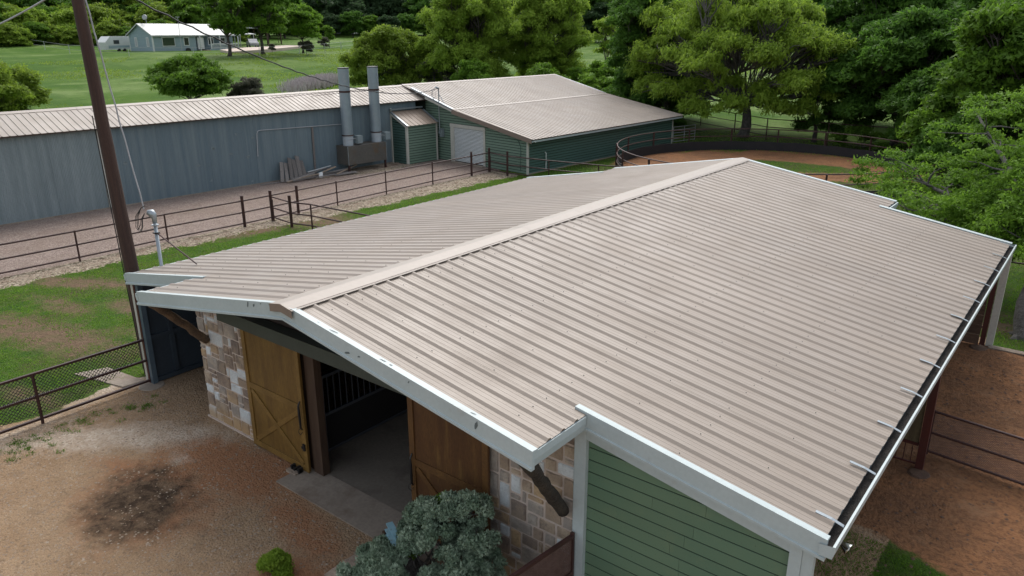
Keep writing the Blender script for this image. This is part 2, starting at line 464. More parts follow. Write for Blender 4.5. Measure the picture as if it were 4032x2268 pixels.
w_stain = .80*np.maximum.reduce([1.15*blob(GX, GY, -3.15, -1.35, 1.2, .95, -.46), .85*blob(GX, GY, -2.75, -2.0, .7, .35, .3), .8*blob(GX, GY, -3.7, -.75, .7, .35, -.4)])
w_redyard = np.maximum.reduce([.7*blob(GX, GY, -3.2, -1.0, 1.9, 1.5, -.4), .9*blob(GX, GY, -3.0, .35, 1.9, .75, 0), .8*blob(GX, GY, -2.0, .9, 1.3, .5, 0), .6*blob(GX, GY, -4.4, -.7, 1.4, .35, .5), .7*blob(GX, GY, -.3, .1, 1.6, .5, -.2), .8*blob(GX, GY, .8, -.9, .9, .6)])
w_pale = .75*np.maximum.reduce([blob(GX, GY, -5.9, -.5, 2.6, .6, .75), .9*blob(GX, GY, -8.5, .6, .5, 2.0, 0), .7*blob(GX, GY, -7.6, -2.6, .5, 2.2, 0), .8*blob(GX, GY, -3.95, -.1, .28, .22)])
w_field = smooth(0, 3, wallx-1.5-GX)
w_field = np.maximum(w_field, smooth(50, 58, GY-.2*np.abs(GX)))
GZ = hgt(GX, GY)
near = (np.hypot(GX, GY-10) < 60)
GZ = GZ + np.where(near, 0, 0)
GZ = GZ + (vnoise(GX, GY, .9, 8)-.5)*.05*np.clip(w_red, 0, 1)*(GX > 7.9) + (vnoise(GX, GY, .35, 9)-.5)*.04*np.clip(w_red, 0, 1)*(GX > 8.0)
GZ = GZ + .12*smooth(0, 1, blob(GX, GY, -26.9, 26.0, 1.0, 3.0))*0 + (vnoise(GX, GY, 22, 10)-.5)*1.2*smooth(75, 120, np.hypot(GX-CAM.x, GY-CAM.y))
GZ = GZ + .05*(vnoise(GX, GY, .5, 12)-.5)*w_stain

def ground_mat():
    m, nt, bs = new_mat('ground_cover')
    P = coords(nt, True)
    def A(n): return N(nt, 'ShaderNodeAttribute', attribute_name=n).outputs['Fac']
    n_big = noise(nt, P, .25, 4); n_mid = noise(nt, P, 1.6, 5, .6); n_f = noise(nt, P, 9, 5, .65); n_ff = noise(nt, P, 34, 4, .7)
    # mown grass
    g = mixc(nt, ramp(nt, n_mid, .35, .65), (.042, .094, .014), (.078, .140, .020))
    g = mixc(nt, ramp(nt, noise(nt, P, .7, 5, .65), .48, .66, 0, .7), g, (.095, .115, .022))
    g = mixc(nt, ramp(nt, noise(nt, P, .42, 6, .7), .50, .62, 0, .6), g, (.10, .072, .042))
    g = mixc(nt, ramp(nt, n_ff, .42, .68, 0, .75), g, (.020, .045, .009))
    g = mixc(nt, ramp(nt, noise(nt, P, 3.2, 5, .7), .54, .72, 0, .55), g, (.10, .078, .040))
    # pasture
    mp = N(nt, 'ShaderNodeMapping'); mp.inputs['Scale'].default_value = (.05, .022, .05); mp.inputs['Rotation'].default_value = (0, 0, .5)
    nt.links.new(P, mp.inputs['Vector'])
    fb = noise(nt, mp.outputs[0], 1.6, 6, .62, .6)
    f = mixc(nt, ramp(nt, fb, .42, .58), (.062, .128, .012), (.140, .205, .060))
    f = mixc(nt, ramp(nt, noise(nt, P, .13, 6, .7), .46, .60, 0, .8), f, (.040, .100, .009))
    f = mixc(nt, ramp(nt, noise(nt, P, .9, 6, .7), .5, .72, 0, .6), f, (.038, .080, .014))
    g = mixc(nt, A('w_field'), g, f)
    def layer(base, att, colr, amp=.9, scl=None, lo=.42, hi=.58):
        nn = noise(nt, P, scl or 5, 6, .7)
        k = math_(nt, 'ADD', att, math_(nt, 'MULTIPLY', math_(nt, 'SUBTRACT', nn, .5), amp))
        k = ramp(nt, k, lo, hi)
        return mixc(nt, k, base, colr)
    vor = N(nt, 'ShaderNodeTexVoronoi'); vor.inputs['Scale'].default_value = 24; nt.links.new(P, vor.inputs['Vector'])
    vs = N(nt, 'ShaderNodeSeparateColor'); nt.links.new(vor.outputs['Color'], vs.inputs[0])
    vor2 = N(nt, 'ShaderNodeTexVoronoi'); vor2.inputs['Scale'].default_value = 11; nt.links.new(P, vor2.inputs['Vector'])
    vs2 = N(nt, 'ShaderNodeSeparateColor'); nt.links.new(vor2.outputs['Color'], vs2.inputs[0])
    # dirt tones
    bare = mixc(nt, ramp(nt, n_f, .3, .7), (.190, .128, .084), (.105, .072, .044))
    g = layer(g, A('w_bare'), bare, 1.8, 1.9, .16, .78)
    drive = mixc(nt, ramp(nt, vs.outputs[0], 0, 1), (.17, .125, .103), (.36, .295, .255))
    drive = mixc(nt, ramp(nt, n_mid, .4, .7, 0, .4), drive, (.175, .125, .098))
    drive = mixc(nt, ramp(nt, noise(nt, P, .35, 4), .5, .7, 0, .4), drive, (.20, .15, .115))
    g = layer(g, A('w_drive'), drive, .35, 4)
    rock = mixc(nt, ramp(nt, vs2.outputs[0], .1, .9), (.12, .092, .062), (.42, .36, .27))
    rock = mixc(nt, ramp(nt, n_f, .5, .66, 0, .8), rock, (.075, .062, .035))
    g = layer(g, A('w_rock'), rock, 1.0, 3.5)
    yard = mixc(nt, ramp(nt, n_mid, .3, .7), (.365, .250, .150), (.285, .186, .108))
    yard = mixc(nt, ramp(nt, n_f, .5, .75, 0, .5), yard, (.19, .125, .078))
    yard = mixc(nt, ramp(nt, vs.outputs[0], .86, .96, 0, .5), yard, (.36, .29, .22))
    yard = mixc(nt, ramp(nt, vs.outputs[1], .90, .97, 0, .45), yard, (.09, .06, .04))
    yard = mixc(nt, ramp(nt, noise(nt, P, .9, 6, .7), .42, .62, 0, .4), yard, (.40, .29, .185))
    yard = mixc(nt, ramp(nt, noise(nt, P, 2.4, 6, .75, .5), .52, .66, 0, .5), yard, (.20, .135, .085))
    yard = mixc(nt, ramp(nt, noise(nt, P, 42, 3, .8), .50, .66, 0, .75), yard, (.13, .088, .056))
    yard = mixc(nt, ramp(nt, noise(nt, P, 30, 2, .8), .60, .70, 0, .7), yard, (.52, .43, .33))
    yard = mixc(nt, ramp(nt, noise(nt, P, 15, 4, .8), .56, .68, 0, .55), yard, (.15, .10, .064))
    red_y = mixc(nt, ramp(nt, n_f, .3, .7), (.345, .180, .095), (.260, .130, .070))
    pale_y = mixc(nt, ramp(nt, vs.outputs[0], 0, 1), (.40, .32, .24), (.55, .47, .38))
    yard = layer(yard, A('w_redyard'), red_y, .9, 2.5, .3, .75)
    yard = layer(yard, A('w_pale'), pale_y, 1.5, 2.2, .2, .9)
    st = mixc(nt, ramp(nt, noise(nt, P, 3.5, 6, .75, .4), .40, .64), (.048, .032, .021), (.170, .115, .072))
    yard = layer(yard, A('w_stain'), st, 1.7, 2.2, .2, .8)
    g = layer(g, A('w_yard'), yard, .8, 5)
    red = mixc(nt, ramp(nt, n_mid, .3, .7), (.330, .160, .075), (.245, .125, .064))
    red = mixc(nt, ramp(nt, noise(nt, P, 8.5, 6, .75, .6), .46, .60, 0, .65), red, (.085, .048, .030))
    red = mixc(nt, ramp(nt, noise(nt, P, .45, 5, .65), .42, .60, 0, .5), red, (.135, .075, .045))
    red = mixc(nt, ramp(nt, noise(nt, P, 1.3, 5, .65), .54, .68, 0, .55), red, (.28, .165, .095))
    g = layer(g, A('w_red'), red, .9, 3)
    nt.links.new(g, bs.inputs['Base Color'])
    bs.inputs['Roughness'].default_value = .9
    bs.inputs['Specular IOR Level'].default_value = .08
    hh = math_(nt, 'ADD', math_(nt, 'MULTIPLY', n_f, 1.2), math_(nt, 'MULTIPLY', n_ff, .5))
    hh = math_(nt, 'ADD', hh, math_(nt, 'MULTIPLY', vor.outputs['Distance'], -.5))
    bump(nt, bs, hh, .85, .05)
    return m
MT['ground'] = ground_mat()
ATT = dict(w_drive=w_drive, w_rock=w_rock, w_yard=w_yard, w_red=w_red, w_bare=w_bare, w_stain=w_stain, w_redyard=w_redyard, w_pale=w_pale, w_field=w_field)
nx, ny = GX.shape
idx = np.arange(nx*ny).reshape(nx, ny)
quads = np.stack([idx[:-1, :-1], idx[1:, :-1], idx[1:, 1:], idx[:-1, 1:]], -1).reshape(-1, 4)
cf = lambda a: (.25*(a[:-1, :-1]+a[1:, :-1]+a[1:, 1:]+a[:-1, 1:])).reshape(-1)
CX, CY = cf(GX), cf(GY)
zone = np.zeros(len(quads), int)
zone[cf(w_field) > .5] = 1
zone[(cf(w_drive) > .5)] = 2
zone[(cf(w_yard) > .5)] = 3
zone[(cf(w_red) > .5)] = 4
zone[(np.hypot(CX+6.8, CY-39.5) < 9.15)] = 5
flat = dict((k, a.reshape(-1)) for k, a in ATT.items())
AX, AY, AZ = GX.reshape(-1), GY.reshape(-1), GZ.reshape(-1)
def patch(name, sel):
    q = quads[sel]
    u, inv = np.unique(q, return_inverse=True)
    me = bpy.data.meshes.new(name)
    co = np.stack([AX[u], AY[u], AZ[u]], -1).astype(np.float32)
    nf = len(q)
    me.vertices.add(len(u)); me.vertices.foreach_set('co', co.ravel())
    me.loops.add(nf*4); me.loops.foreach_set('vertex_index', inv.reshape(-1).astype(np.int32))
    me.polygons.add(nf); me.polygons.foreach_set('loop_start', (np.arange(nf)*4).astype(np.int32))
    me.polygons.foreach_set('use_smooth', np.ones(nf, bool))
    for k, a in flat.items():
        at = me.attributes.new(k, 'FLOAT', 'POINT')
        at.data.foreach_set('value', a[u].astype(np.float32))
    me.materials.append(MT['ground'])
    me.update(); me.validate()
    o = link_mesh(name, me)
    o['kind'] = 'structure'
    return o
for i, nm in enumerate(['lawn', 'pasture', 'gravel_drive', 'dirt_yard', 'corral_dirt', 'round_pen_dirt']):
    patch(nm, zone == i)

# ------------------------------------------------------------------ main barn
aR, bR, aL, bL = 4.777, 7.902, 4.80, 8.007
s0, s2, LL, H = 1.226, 16.865, 17.963, 4.181
slR, slL = .1672, .1728
FT = .3048
WY = 1.30                                    # plane of the front walls
barn = thing('horse_barn', 'large horse barn with broad tan ribbed metal roof, stone front and golden sliding doors', 'barn', (0, 9, 0))
def P_(mb, name, m, parent, smooth=False):    # part given in world coordinates
    inv = WM[parent.name].inverted()
    mb.v = [tuple(inv @ Vector(v)) for v in mb.v]
    return mb.build(name, m, parent, smooth=smooth)
def empty_part(name, parent):
    o = bpy.data.objects.new(name, None); o.empty_display_size = .1
    o.parent = parent; col.objects.link(o); WM[o.name] = WM[parent.name].copy()
    return o
PR = [(-.062, 0), (-.016, .028), (.012, .028), (.042, 0), (.092, 0), (.100, .003), (.110, .003), (.118, 0), (.176, 0), (.184, .003), (.194, .003), (.202, 0)]
def panel_profile(y0, y1, pitch=FT, prof=PR, phase=.08):
    pts = [(y0, 0.0)]
    k0, k1 = int(math.floor(y0/pitch))-1, int(math.ceil(y1/pitch))+1
    for k in range(k0, k1):
        for dy, dz in prof:
            y = k*pitch+dy+phase
            if y0+1e-4 < y < y1-1e-4: pts.append((y, dz))
    pts.append((y1, 0.0))
    return pts
def roof_panel(parent, side, y0, y1, x0, x1, Hh, sl, m, name='roof_panel', pitch=FT, prof=PR, nseg=1, jit=0.0, wp=True):
    pts = panel_profile(y0, y1, pitch, prof)
    mb = MB()
    n = len(pts)
    for j in range(nseg+1):
        x = x0+(x1-x0)*j/nseg
        for y, dz in pts:
            mb.v.append((side*x, y, Hh-sl*x+dz+jit))
    for j in range(nseg):
        for i in range(n-1):
            a = j*n+i
            f = (a, a+n, a+n+1, a+1) if side > 0 else (a, a+1, a+n+1, a+n)
            mb.f.append(f); mb.m.append(0)
    return P_(mb, name, m, parent) if wp else mb.build(name, m, parent)
roof = {}
for side, a, b, sl, lab in ((1, aR, bR, slR, 'right roof slope'), (-1, aL, bL, slL, 'left roof slope')):
    sh = MB()                                # dark deck under the sheets
    for (ya, yb, xx) in ((s0+.03, s2-.03, b-.06), (.06, s0+.03, a-.06), (s2-.03, LL-.06, a-.06)):
        v = [(side*x, y, H-sl*x-dz) for dz in (.012, .05) for (x, y) in ((.0, ya), (xx, ya), (xx, yb), (.0, yb))]
        sh.add(v, [(0, 1, 2, 3), (7, 6, 5, 4), (0, 4, 5, 1), (1, 5, 6, 2), (2, 6, 7, 3), (3, 7, 4, 0)])
    rp = P_(sh, 'roof', MT['soffit'], barn)
    roof[side] = rp
    e = .5*FT
    y = 0.02
    cuts = [0.02]+[e+3*FT*k for k in range(0, 40) if .3 < e+3*FT*k < LL-.3]+[LL-.02]
    for i in range(len(cuts)-1):
        y0, y1 = cuts[i], cuts[i+1]
        segs = []
        for (p, q, xx) in ((0, s0, a), (s0, s2, b), (s2, LL, a)):
            lo, hi = max(y0, p), min(y1, q)
            if hi-lo > .02: segs.append((lo, hi, xx))
        for lo, hi, xx in segs:
            roof_panel(rp, side, lo, hi, .05, xx+.03, H, sl, MT['roof'], jit=.002*(i % 2))
    # rows of screws
    sc = MB()
    random.seed(4+side)
    for row in range(9):
        x = .55+row*.92
        for k in range(1, 59):
            y = k*FT+.152+.05
            if (x > a-.1) and (y < s0+.1 or y > s2-.1): continue
            if x > b-.1 or random.random() < .12: continue
            if row % 2 == 1 and k % 3 != 0: continue
            z = H-sl*x
            r = .007
            sc.add([(side*x-r, y-r, z+.004), (side*x+r, y-r, z+.004), (side*x+r, y+r, z+.004), (side*x-r, y+r, z+.004), (side*x, y, z+.017)],
                   [(0, 1, 4), (1, 2, 4), (2, 3, 4), (3, 0, 4)])
    o = P_(sc, 'roof_screws', MT['black'], rp); o['kind'] = 'stuff'
# ridge cap in lengths
for i, (y0, y1) in enumerate(((-.05, 6.1), (6.06, 12.15), (12.11, LL+.04))):
    mb = MB()
    w, dz = .285, .038+.003*(i % 2)
    prof = [(-w-.02, H-slL*w+dz-.028), (-w, H-slL*w+dz), (-.03, H+dz), (0, H+dz+.004), (.03, H+dz), (w-.05, H-slR*(w-.05)+dz), (w-.045, H-slR*(w-.05)+dz-.008), (w, H-slR*w+dz-.002), (w+.006, H-slR*w+dz-.008)]
    n = len(prof)
    for y in (y0, y1):
        for x, z in prof: mb.v.append((x, y, z))
    for k in range(n-1): mb.f.append((k, k+1, k+1+n, k+n)); mb.m.append(0)
    if i == 0:                                # folded front end
        mb.add([(-w, y0, H-slL*w+dz), (0, y0, H+dz+.004), (w, y0, H-slR*w+dz), (w, y0, H-slR*w+dz-.13), (0, y0, H+dz-.13), (-w, y0, H-slL*w+dz-.13)], [(0, 5, 4, 1), (1, 4, 3, 2)], 1)
    mb.add([(w-.035, y0+.03, H-slR*(w-.035)+.004), (w-.035, y1-.03, H-slR*(w-.035)+.004), (w-.035, y1-.03, H-slR*(w-.035)+dz-.006), (w-.035, y0+.03, H-slR*(w-.035)+dz-.006)], [(0, 1, 2, 3)], 2)  # black strip paints the shade in the open gap under the cap edge
    P_(mb, 'ridge_cap', [MT['cap'], MT['tanfascia'], MT['black']], barn)
# rakes
def rake(side, x0, x1, y, out, sl, top=.10, face=.225, name='rake_trim'):
    # out=-1: outer face looks to -y
    mb = MB()
    z = lambda x: H-sl*x+.036
    yo = y+out*.012
    yi = y-out*top
    X0, X1 = side*x0, side*x1
    A = []
    for (X, x) in ((X0, x0), (X1, x1)):
        A.append([(X, yi, z(x)-.006), (X, yo, z(x)+.004), (X, yo, z(x)-face), (X, yo+out*.022, z(x)-face-.006), (X, yo+out*.022, z(x)-face-.042), (X, yo-out*.05, z(x)-face-.042), (X, yo-out*.05, z(x)-.03), (X, yi, z(x)-.03)])
    n = 8
    for r in A: mb.v += r
    for k in range(n): mb.f.append((k, (k+1) % n, n+(k+1) % n, n+k)); mb.m.append(0)
    mb.f.append(tuple(range(n))); mb.m.append(0)
    mb.f.append(tuple(range(n, 2*n))[::-1]); mb.m.append(0)
    return P_(mb, name, MT['white'], barn)
rk1 = rake(1, 0.0, aR+.06, 0.0, -1, slR)
rake(-1, 0.0, aL+.06, 0.0, -1, slL)
rk2 = rake(1, aR-.15, bR+.07, s0, -1, slR)
rake(-1, aL-.25, bL+.06, s0, -1, slL)
rake(1, 0, aR+.05, LL, 1, slR); rake(-1, 0, aL+.05, LL, 1, slL)
rake(1, aR-.15, bR+.06, s2, 1, slR); rake(-1, aL-.15, bL+.06, s2, 1, slL)
# scuffs on the rake
random.seed(8)
for (x, side, yy, wd, hd, zz) in ((.95, -1, -.0145, .045, .11, -.06), (.78, -1, -.0145, .05, .07, -.07), (.58, -1, -.0145, .03, .03, -.03), (1.5, 1, -.0145, .10, .05, -.17), (1.75, 1, -.0145, .05, .03, -.12), (3.95, 1, -.0145, .05, .12, -.09), (2.75, 1, -.0145, .03, .04, -.05)):
    sl = slR if side > 0 else slL
    z = H-sl*x+.036+zz
    pts = []
    for k in range(9):
        a = 2*math.pi*k/9
        r = random.uniform(.35, .6)
        pts.append((side*x+wd*r*math.cos(a)+.3*wd*math.sin(a), yy, z+hd*r*math.sin(a)))
    P_(MB().add(pts, [tuple(range(9))]), 'paint_scuff', MT['scuff'], barn)
for (x, wd, hd) in ((1.15, .22, .022), (2.2, .14, .02), (2.35, .06, .03), (3.85, .12, .018), (.8, .05, .012)):
    z = H-slR*x+.036+.003
    pts = []
    for k in range(8):
        a = 2*math.pi*k/8; r = random.uniform(.35, .55)
        dx, dy = wd*r*math.cos(a), hd*r*math.sin(a)+.15*wd*r*math.cos(a)
        pts.append((x+dx, .045+dy, H-slR*(x+dx)+.040))
    P_(MB().add(pts, [tuple(range(8))]), 'paint_scuff', MT['scuff'], barn)
# gutters
def gutter(side, x, y0, y1, sl, name='gutter', deep=.12, w=.135, inner=True):
    zt = H-sl*x
    mb = MB()
    o = side
    z0 = zt-.03
    prof = [(0, z0-.005), (.01, z0-deep), (w-.02, z0-deep), (w, z0-deep*.45), (w, z0+.012), (w-.028, z0+.012), (w-.028, z0), (w-.012, z0-.004), (w-.012, z0-deep*.5), (w-.028, z0-deep+.012), (.02, z0-deep+.012)]
    n = len(prof)
    for y in (y0, y1):
        for dx, z in prof: mb.v.append((o*(x+dx-.005), y, z))
    for k in range(n-1):
        mb.f.append((k, k+1, n+k+1, n+k)); mb.m.append(0 if k < 6 else 1)
    mb.add([(o*(x+.012), y0, z0-deep*.45), (o*(x+w-.014), y0, z0-deep*.45), (o*(x+w-.014), y1, z0-deep*.45), (o*(x+.012), y1, z0-deep*.45)], [(0, 1, 2, 3)], 1)
    for y in (y0, y1):
        mb.add([(o*(x-.005+d), y, z) for d, z in prof[:5]], [(0, 1, 2, 3, 4)], 0)
    g_ = P_(mb, name, [MT['white'], MT['gutterin']], barn)
    return g_
gut = gutter(1, bR, s0-.03, s2+.02, slR, deep=.15, w=.17)
deb = MB()
random.seed(5)
for k in range(240):
    y = random.uniform(s0+.1, s2-.1)
    if random.random() < .5: y = random.choice([5.5, 8.9, 9.4, 13.6, 11.5])+random.gauss(0, .5)
    x = bR+random.uniform(.02, .11); z = H-slR*bR-.03-.15*.45+.004
    r = random.uniform(.006, .018)
    if not (s0 < y < s2): continue
    a = random.uniform(0, 3)
    deb.add([(x+r*math.cos(a), y+r*math.sin(a), z), (x+r*math.cos(a+2), y+r*math.sin(a+2), z+.004), (x+r*math.cos(a+4), y+r*math.sin(a+4), z+.008)], [(0, 1, 2)])
o = P_(deb, 'leaf_litter', MT['bark'], gut); o['kind'] = 'stuff'
for i in range(12):                          # strap hangers
    y = 1.62+i*1.36
    mb = MB()
    x0 = bR-.19
    z = H-slR*x0+.036
    mb.bar((x0, y, z), (bR-.01, y+.015, H-slR*bR+.033), .05, .006, upv=(.16, 0, 1))
    mb.bar((bR-.01, y+.015, H-slR*bR+.033), (bR+.125, y+.03, H-slR*bR-.018), .05, .005, upv=(.3, 0, 1))
    P_(mb, 'gutter_strap', MT['galv'], gut)
gutter(1, aR, -.01, s0-.02, slR, deep=.20, w=.05)
# left side: thin white gutter edge on the high back side
gutter(-1, bL, s0-.02, s2+.02, slL, deep=.12, w=.11)
gutter(-1, aL, -.02, s0-.01, slL, deep=.12, w=.10)
gutter(1, aR, s2+.02, LL+.02, slR, deep=.14, w=.10)
gutter(-1, aL, s2+.02, LL+.02, slL, deep=.12, w=.10)
# ---- stone walls
def ashlar(rs, nx_, nz_, ok):
    g = [[False]*nz_ for _ in range(nx_)]
    out = []
    sizes = [(4, 3), (3, 3), (3, 2), (4, 2), (2, 2), (3, 1), (2, 3), (2, 1), (5, 3), (5, 2), (2, 4)]
    wts = [4, 4, 6, 5, 5, 3, 2, 3, 2, 2, 1]
    for j in range(nz_):
        for i in range(nx_):
            if g[i][j]: continue
            c = rs.choices(sizes, wts, k=12)+[(2, 1), (1, 2), (1, 1)]
            for w, h in c:
                if i+w <= nx_ and j+h <= nz_ and all(not g[i+a][j+b] for a in range(w) for b in range(h)):
                    # avoid leaving single column slivers
                    if i+w == nx_-1: continue
                    for a in range(w):
                        for b in range(h): g[i+a][j+b] = True
                    out.append((i, j, w, h)); break
            else:
                g[i][j] = True; out.append((i, j, 1, 1))
    return out
def stone_wall(x0, x1, seed, ztop, right_trim=False):
    rs = random.Random(seed)
    back = MB()
    zl = lambda x: H-(slR if x > 0 else slL)*abs(x)-.10
    v = [(x, y, z) for y in (WY+.006, WY+.32) for x, z in ((x0+.02, 0), (x1-.01, 0), (x1-.01, zl(x1)), (x0+.02, zl(x0)))]
    back.add(v, [(0, 1, 2, 3), (7, 6, 5, 4), (0, 4, 5, 1), (1, 5, 6, 2), (2, 6, 7, 3), (3, 7, 4, 0)])
    wall = P_(back, 'stone_wall', MT['mortar'], barn)
    u = .104
    n_x = int(round((x1-x0)/u)); u = (x1-x0)/n_x
    n_z = int(3.4/u)
    for (i, j, w, h) in ashlar(rs, n_x, n_z, None):
        a0, a1 = x0+i*u+.016, x0+(i+w)*u-.016
        z0, z1 = j*u+.015, (j+h)*u-.015
        lim = min(zl(a0), zl(a1))-.02
        if z0 > lim-.05: continue
        z1 = min(z1, lim)
        z0 = max(z0, .012)
        cx, cz = (a0+a1)/2, (z0+z1)/2
        mb = MB()
        dep = rs.uniform(.006, .022)
        # rough front: 4x3 grid, edges pulled in and back
        nu, nv = 5, 4
        bx, bz_ = .014/max(a1-a0, .05), .014/max(z1-z0, .05)
        FX = [0, bx, .36, .66, 1-bx, 1]; FZ = [0, bz_, .5, 1-bz_, 1]
        for q in range(nv+1):
            for p in range(nu+1):
                fx, fz = FX[p], FZ[q]
                ed = (p in (0, nu)) or (q in (0, nv))
                corner = (p in (0, nu)) and (q in (0, nv))
                xx = a0+(a1-a0)*fx+rs.uniform(-.005, .005)+(0 if not corner else (.007 if p == 0 else -.007))
                zz = z0+(z1-z0)*fz+rs.uniform(-.005, .005)+(0 if not corner else (.006 if q == 0 else -.006))
                yy = WY+.008 if ed else WY-dep+rs.uniform(-.005, .005)
                mb.v.append((xx-cx, yy-WY, zz-cz))
        W1 = nu+1
        for q in range(nv):
            for p in range(nu):
                a = q*W1+p
                mb.f.append((a, a+1, a+1+W1, a+W1)); mb.m.append(0)
        # skirt into the mortar
        ring = [p for p in range(nu+1)]+[q*W1+nu for q in range(1, nv+1)]+[nv*W1+p for p in range(nu-1, -1, -1)]+[q*W1 for q in range(nv-1, 0, -1)]
        b0 = len(mb.v)
        for r_ in ring:
            x_, y_, z_ = mb.v[r_]
            mb.v.append((x_, .03, z_))
        m_ = len(ring)
        for k in range(m_):
            mb.f.append((ring[(k+1) % m_], ring[k], b0+k, b0+(k+1) % m_)); mb.m.append(0)
        mt = rs.choices(STONES, [24, 20, 9, 8, 21, 18])[0]
        inv = WM[wall.name].inverted() @ Vector((cx, WY, cz))
        mb.build('stone', mt, wall, loc=tuple(inv))
    return wall
wl = stone_wall(-5.19, -3.10, 21, 3.2)
wr = stone_wall(3.02, 4.62, 33, 3.2)
# foundation strip under the left stone wall
P_(MB().box(-5.22, WY-.05, 0, -3.2, WY-.003, .035), 'foundation_ledge', MT['mortar'], barn)
# ---- green gable wall on the right, board by board
zt = lambda x: H-slR*x-.245
gw = MB()
gw.add([(4.72, WY+.03, 0), (7.80, WY+.03, 0), (7.80, WY+.03, zt(7.80)), (4.72, WY+.03, zt(4.72)), (4.72, WY+.15, 0), (7.80, WY+.15, 0), (7.80, WY+.15, zt(7.80)), (4.72, WY+.15, zt(4.72))],
       [(0, 1, 2, 3), (7, 6, 5, 4), (0, 4, 5, 1), (1, 5, 6, 2), (2, 6, 7, 3), (3, 7, 4, 0)])
gwall = P_(gw, 'siding_wall', MT['joint'], barn)
def lap_boards(parent, m, x0, x1, topf, y, expo, out=-1, axis_='x', seed=1, split=2.6, local=False, gap=.017):
    rs = random.Random(seed)
    z = 0.03
    row = 0
    while True:
        z1 = z+expo-gap
        if z > max(topf(x0), topf(x1))-.02: break
        cuts = [x0]
        c = x0+rs.uniform(.6, split)
        while c < x1-.5:
            cuts.append(c); c += rs.uniform(split*.8, split*1.4)
        cuts.append(x1)
        for k in range(len(cuts)-1):
            a, b = cuts[k]+(.002 if k else 0), cuts[k+1]-(.002 if k < len(cuts)-2 else 0)
            za, zb = min(z1, topf(a)), min(z1, topf(b))
            if max(za, zb) < z+.01: continue
            # clip sloping top
            pts = []
            if za <= z or zb <= z:
                t = (z-topf(a))/(topf(b)-topf(a)) if topf(b) != topf(a) else 0
                xc = a+(b-a)*t
                if za <= z: pts = [(b, z), (b, zb), (xc, z)]
                else: pts = [(a, z), (xc, z), (a, za)]
            else:
                pts = [(a, z), (b, z), (b, zb), (a, za)]
                if topf(a) > z1 > topf(b):
                    xc = a+(b-a)*(z1-topf(a))/(topf(b)-topf(a)); pts = [(a, z), (b, z), (b, zb), (xc, z1), (a, z1)]
                elif topf(a) < z1 < topf(b):
                    xc = a+(b-a)*(z1-topf(a))/(topf(b)-topf(a)); pts = [(a, z), (b, z), (b, z1), (xc, z1), (a, za)]
            mb = MB()
            n = len(pts)
            fr = [out*.008 for _, pz in pts]
            mk = (lambda X, D, Z: (X, y+D, Z)) if axis_ == 'x' else (lambda X, D, Z: (y+D, X, Z))
            V = [mk(px, d, pz) for (px, pz), d in zip(pts, fr)]+[mk(px, -out*.002, pz) for px, pz in pts]
            F = [tuple(range(n)), tuple(range(n, 2*n))[::-1]]+[(k2, n+k2, n+(k2+1) % n, (k2+1) % n) for k2 in range(n)]
            mb.add(V, F)
            if local: mb.build('board', m, parent)
            else: P_(mb, 'board', m, parent)
        z += expo; row += 1
lap_boards(gwall, MT['green'], 4.80, 7.70, lambda x: zt(x)-.005, WY+.028, .188, -1, 'x', 3, 1.9)
# white trims
P_(MB().box(4.622, WY-.05, 0, 4.80, WY+.05, H-slR*4.7-.24).box(4.60, WY-.03, 0, 4.621, WY+.02, H-slR*4.7-.24), 'corner_trim', MT['white'], barn)
fz = MB()
fz.add([(x, y, H-slR*x-d) for y in (WY-.035, WY+.03) for (x, d) in ((4.80, .40), (7.70, .40), (7.70, .245), (4.80, .245))], [(0, 1, 2, 3), (7, 6, 5, 4), (0, 4, 5, 1), (1, 5, 6, 2), (2, 6, 7, 3), (3, 7, 4, 0)])
P_(fz, 'frieze_board', MT['white'], barn)
P_(MB().box(7.58, WY-.04, 0, 7.72, WY+.04, H-slR*7.72-.26), 'corner_trim', MT['white'], barn)
P_(MB().box(7.722, WY-.028, 0, 7.85, WY+.06, H-slR*7.85-.26), 'corner_trim', MT['white'], barn)
# header, gable infill
P_(MB().box(-3.9, 1.05, 2.69, 3.62, 1.285, 2.95), 'door_header', MT['header'], barn)
gi = MB()
zz = lambda x: H-(slR if x > 0 else slL)*abs(x)-.06
gi.add([(-5.15, WY+.015, zz(5.15)), (-3.05, WY+.015, 2.6), (3.0, WY+.015, 2.6), (4.6, WY+.015, zz(4.6)), (0, WY+.015, zz(0))], [(0, 1, 4), (1, 2, 4), (2, 3, 4)])
P_(MB().add([(-3.08, WY+.03, 2.66), (3.0, WY+.03, 2.66), (3.0, WY+.03, zz(3.0)), (0, WY+.03, zz(0)), (-3.08, WY+.03, zz(3.08))], [(0, 1, 2, 3, 4)]), 'gable_panel', MT['soffit'], barn)
# beam ends and lookouts beneath the porch roof
for x in (-3.3, -1.7, 1.7, 3.3):
    sl = slR if x > 0 else slL
    P_(MB().box(x-.045, .06, H-sl*abs(x)-.21, x+.045, WY+.02, H-sl*abs(x)-.055), 'lookout', MT['soffit'], barn)
P_(MB().tube([(0, -.0+.06, H-.17), (0, WY+.02, H-.17)], .085, 10), 'ridge_beam', MT['log'], barn)
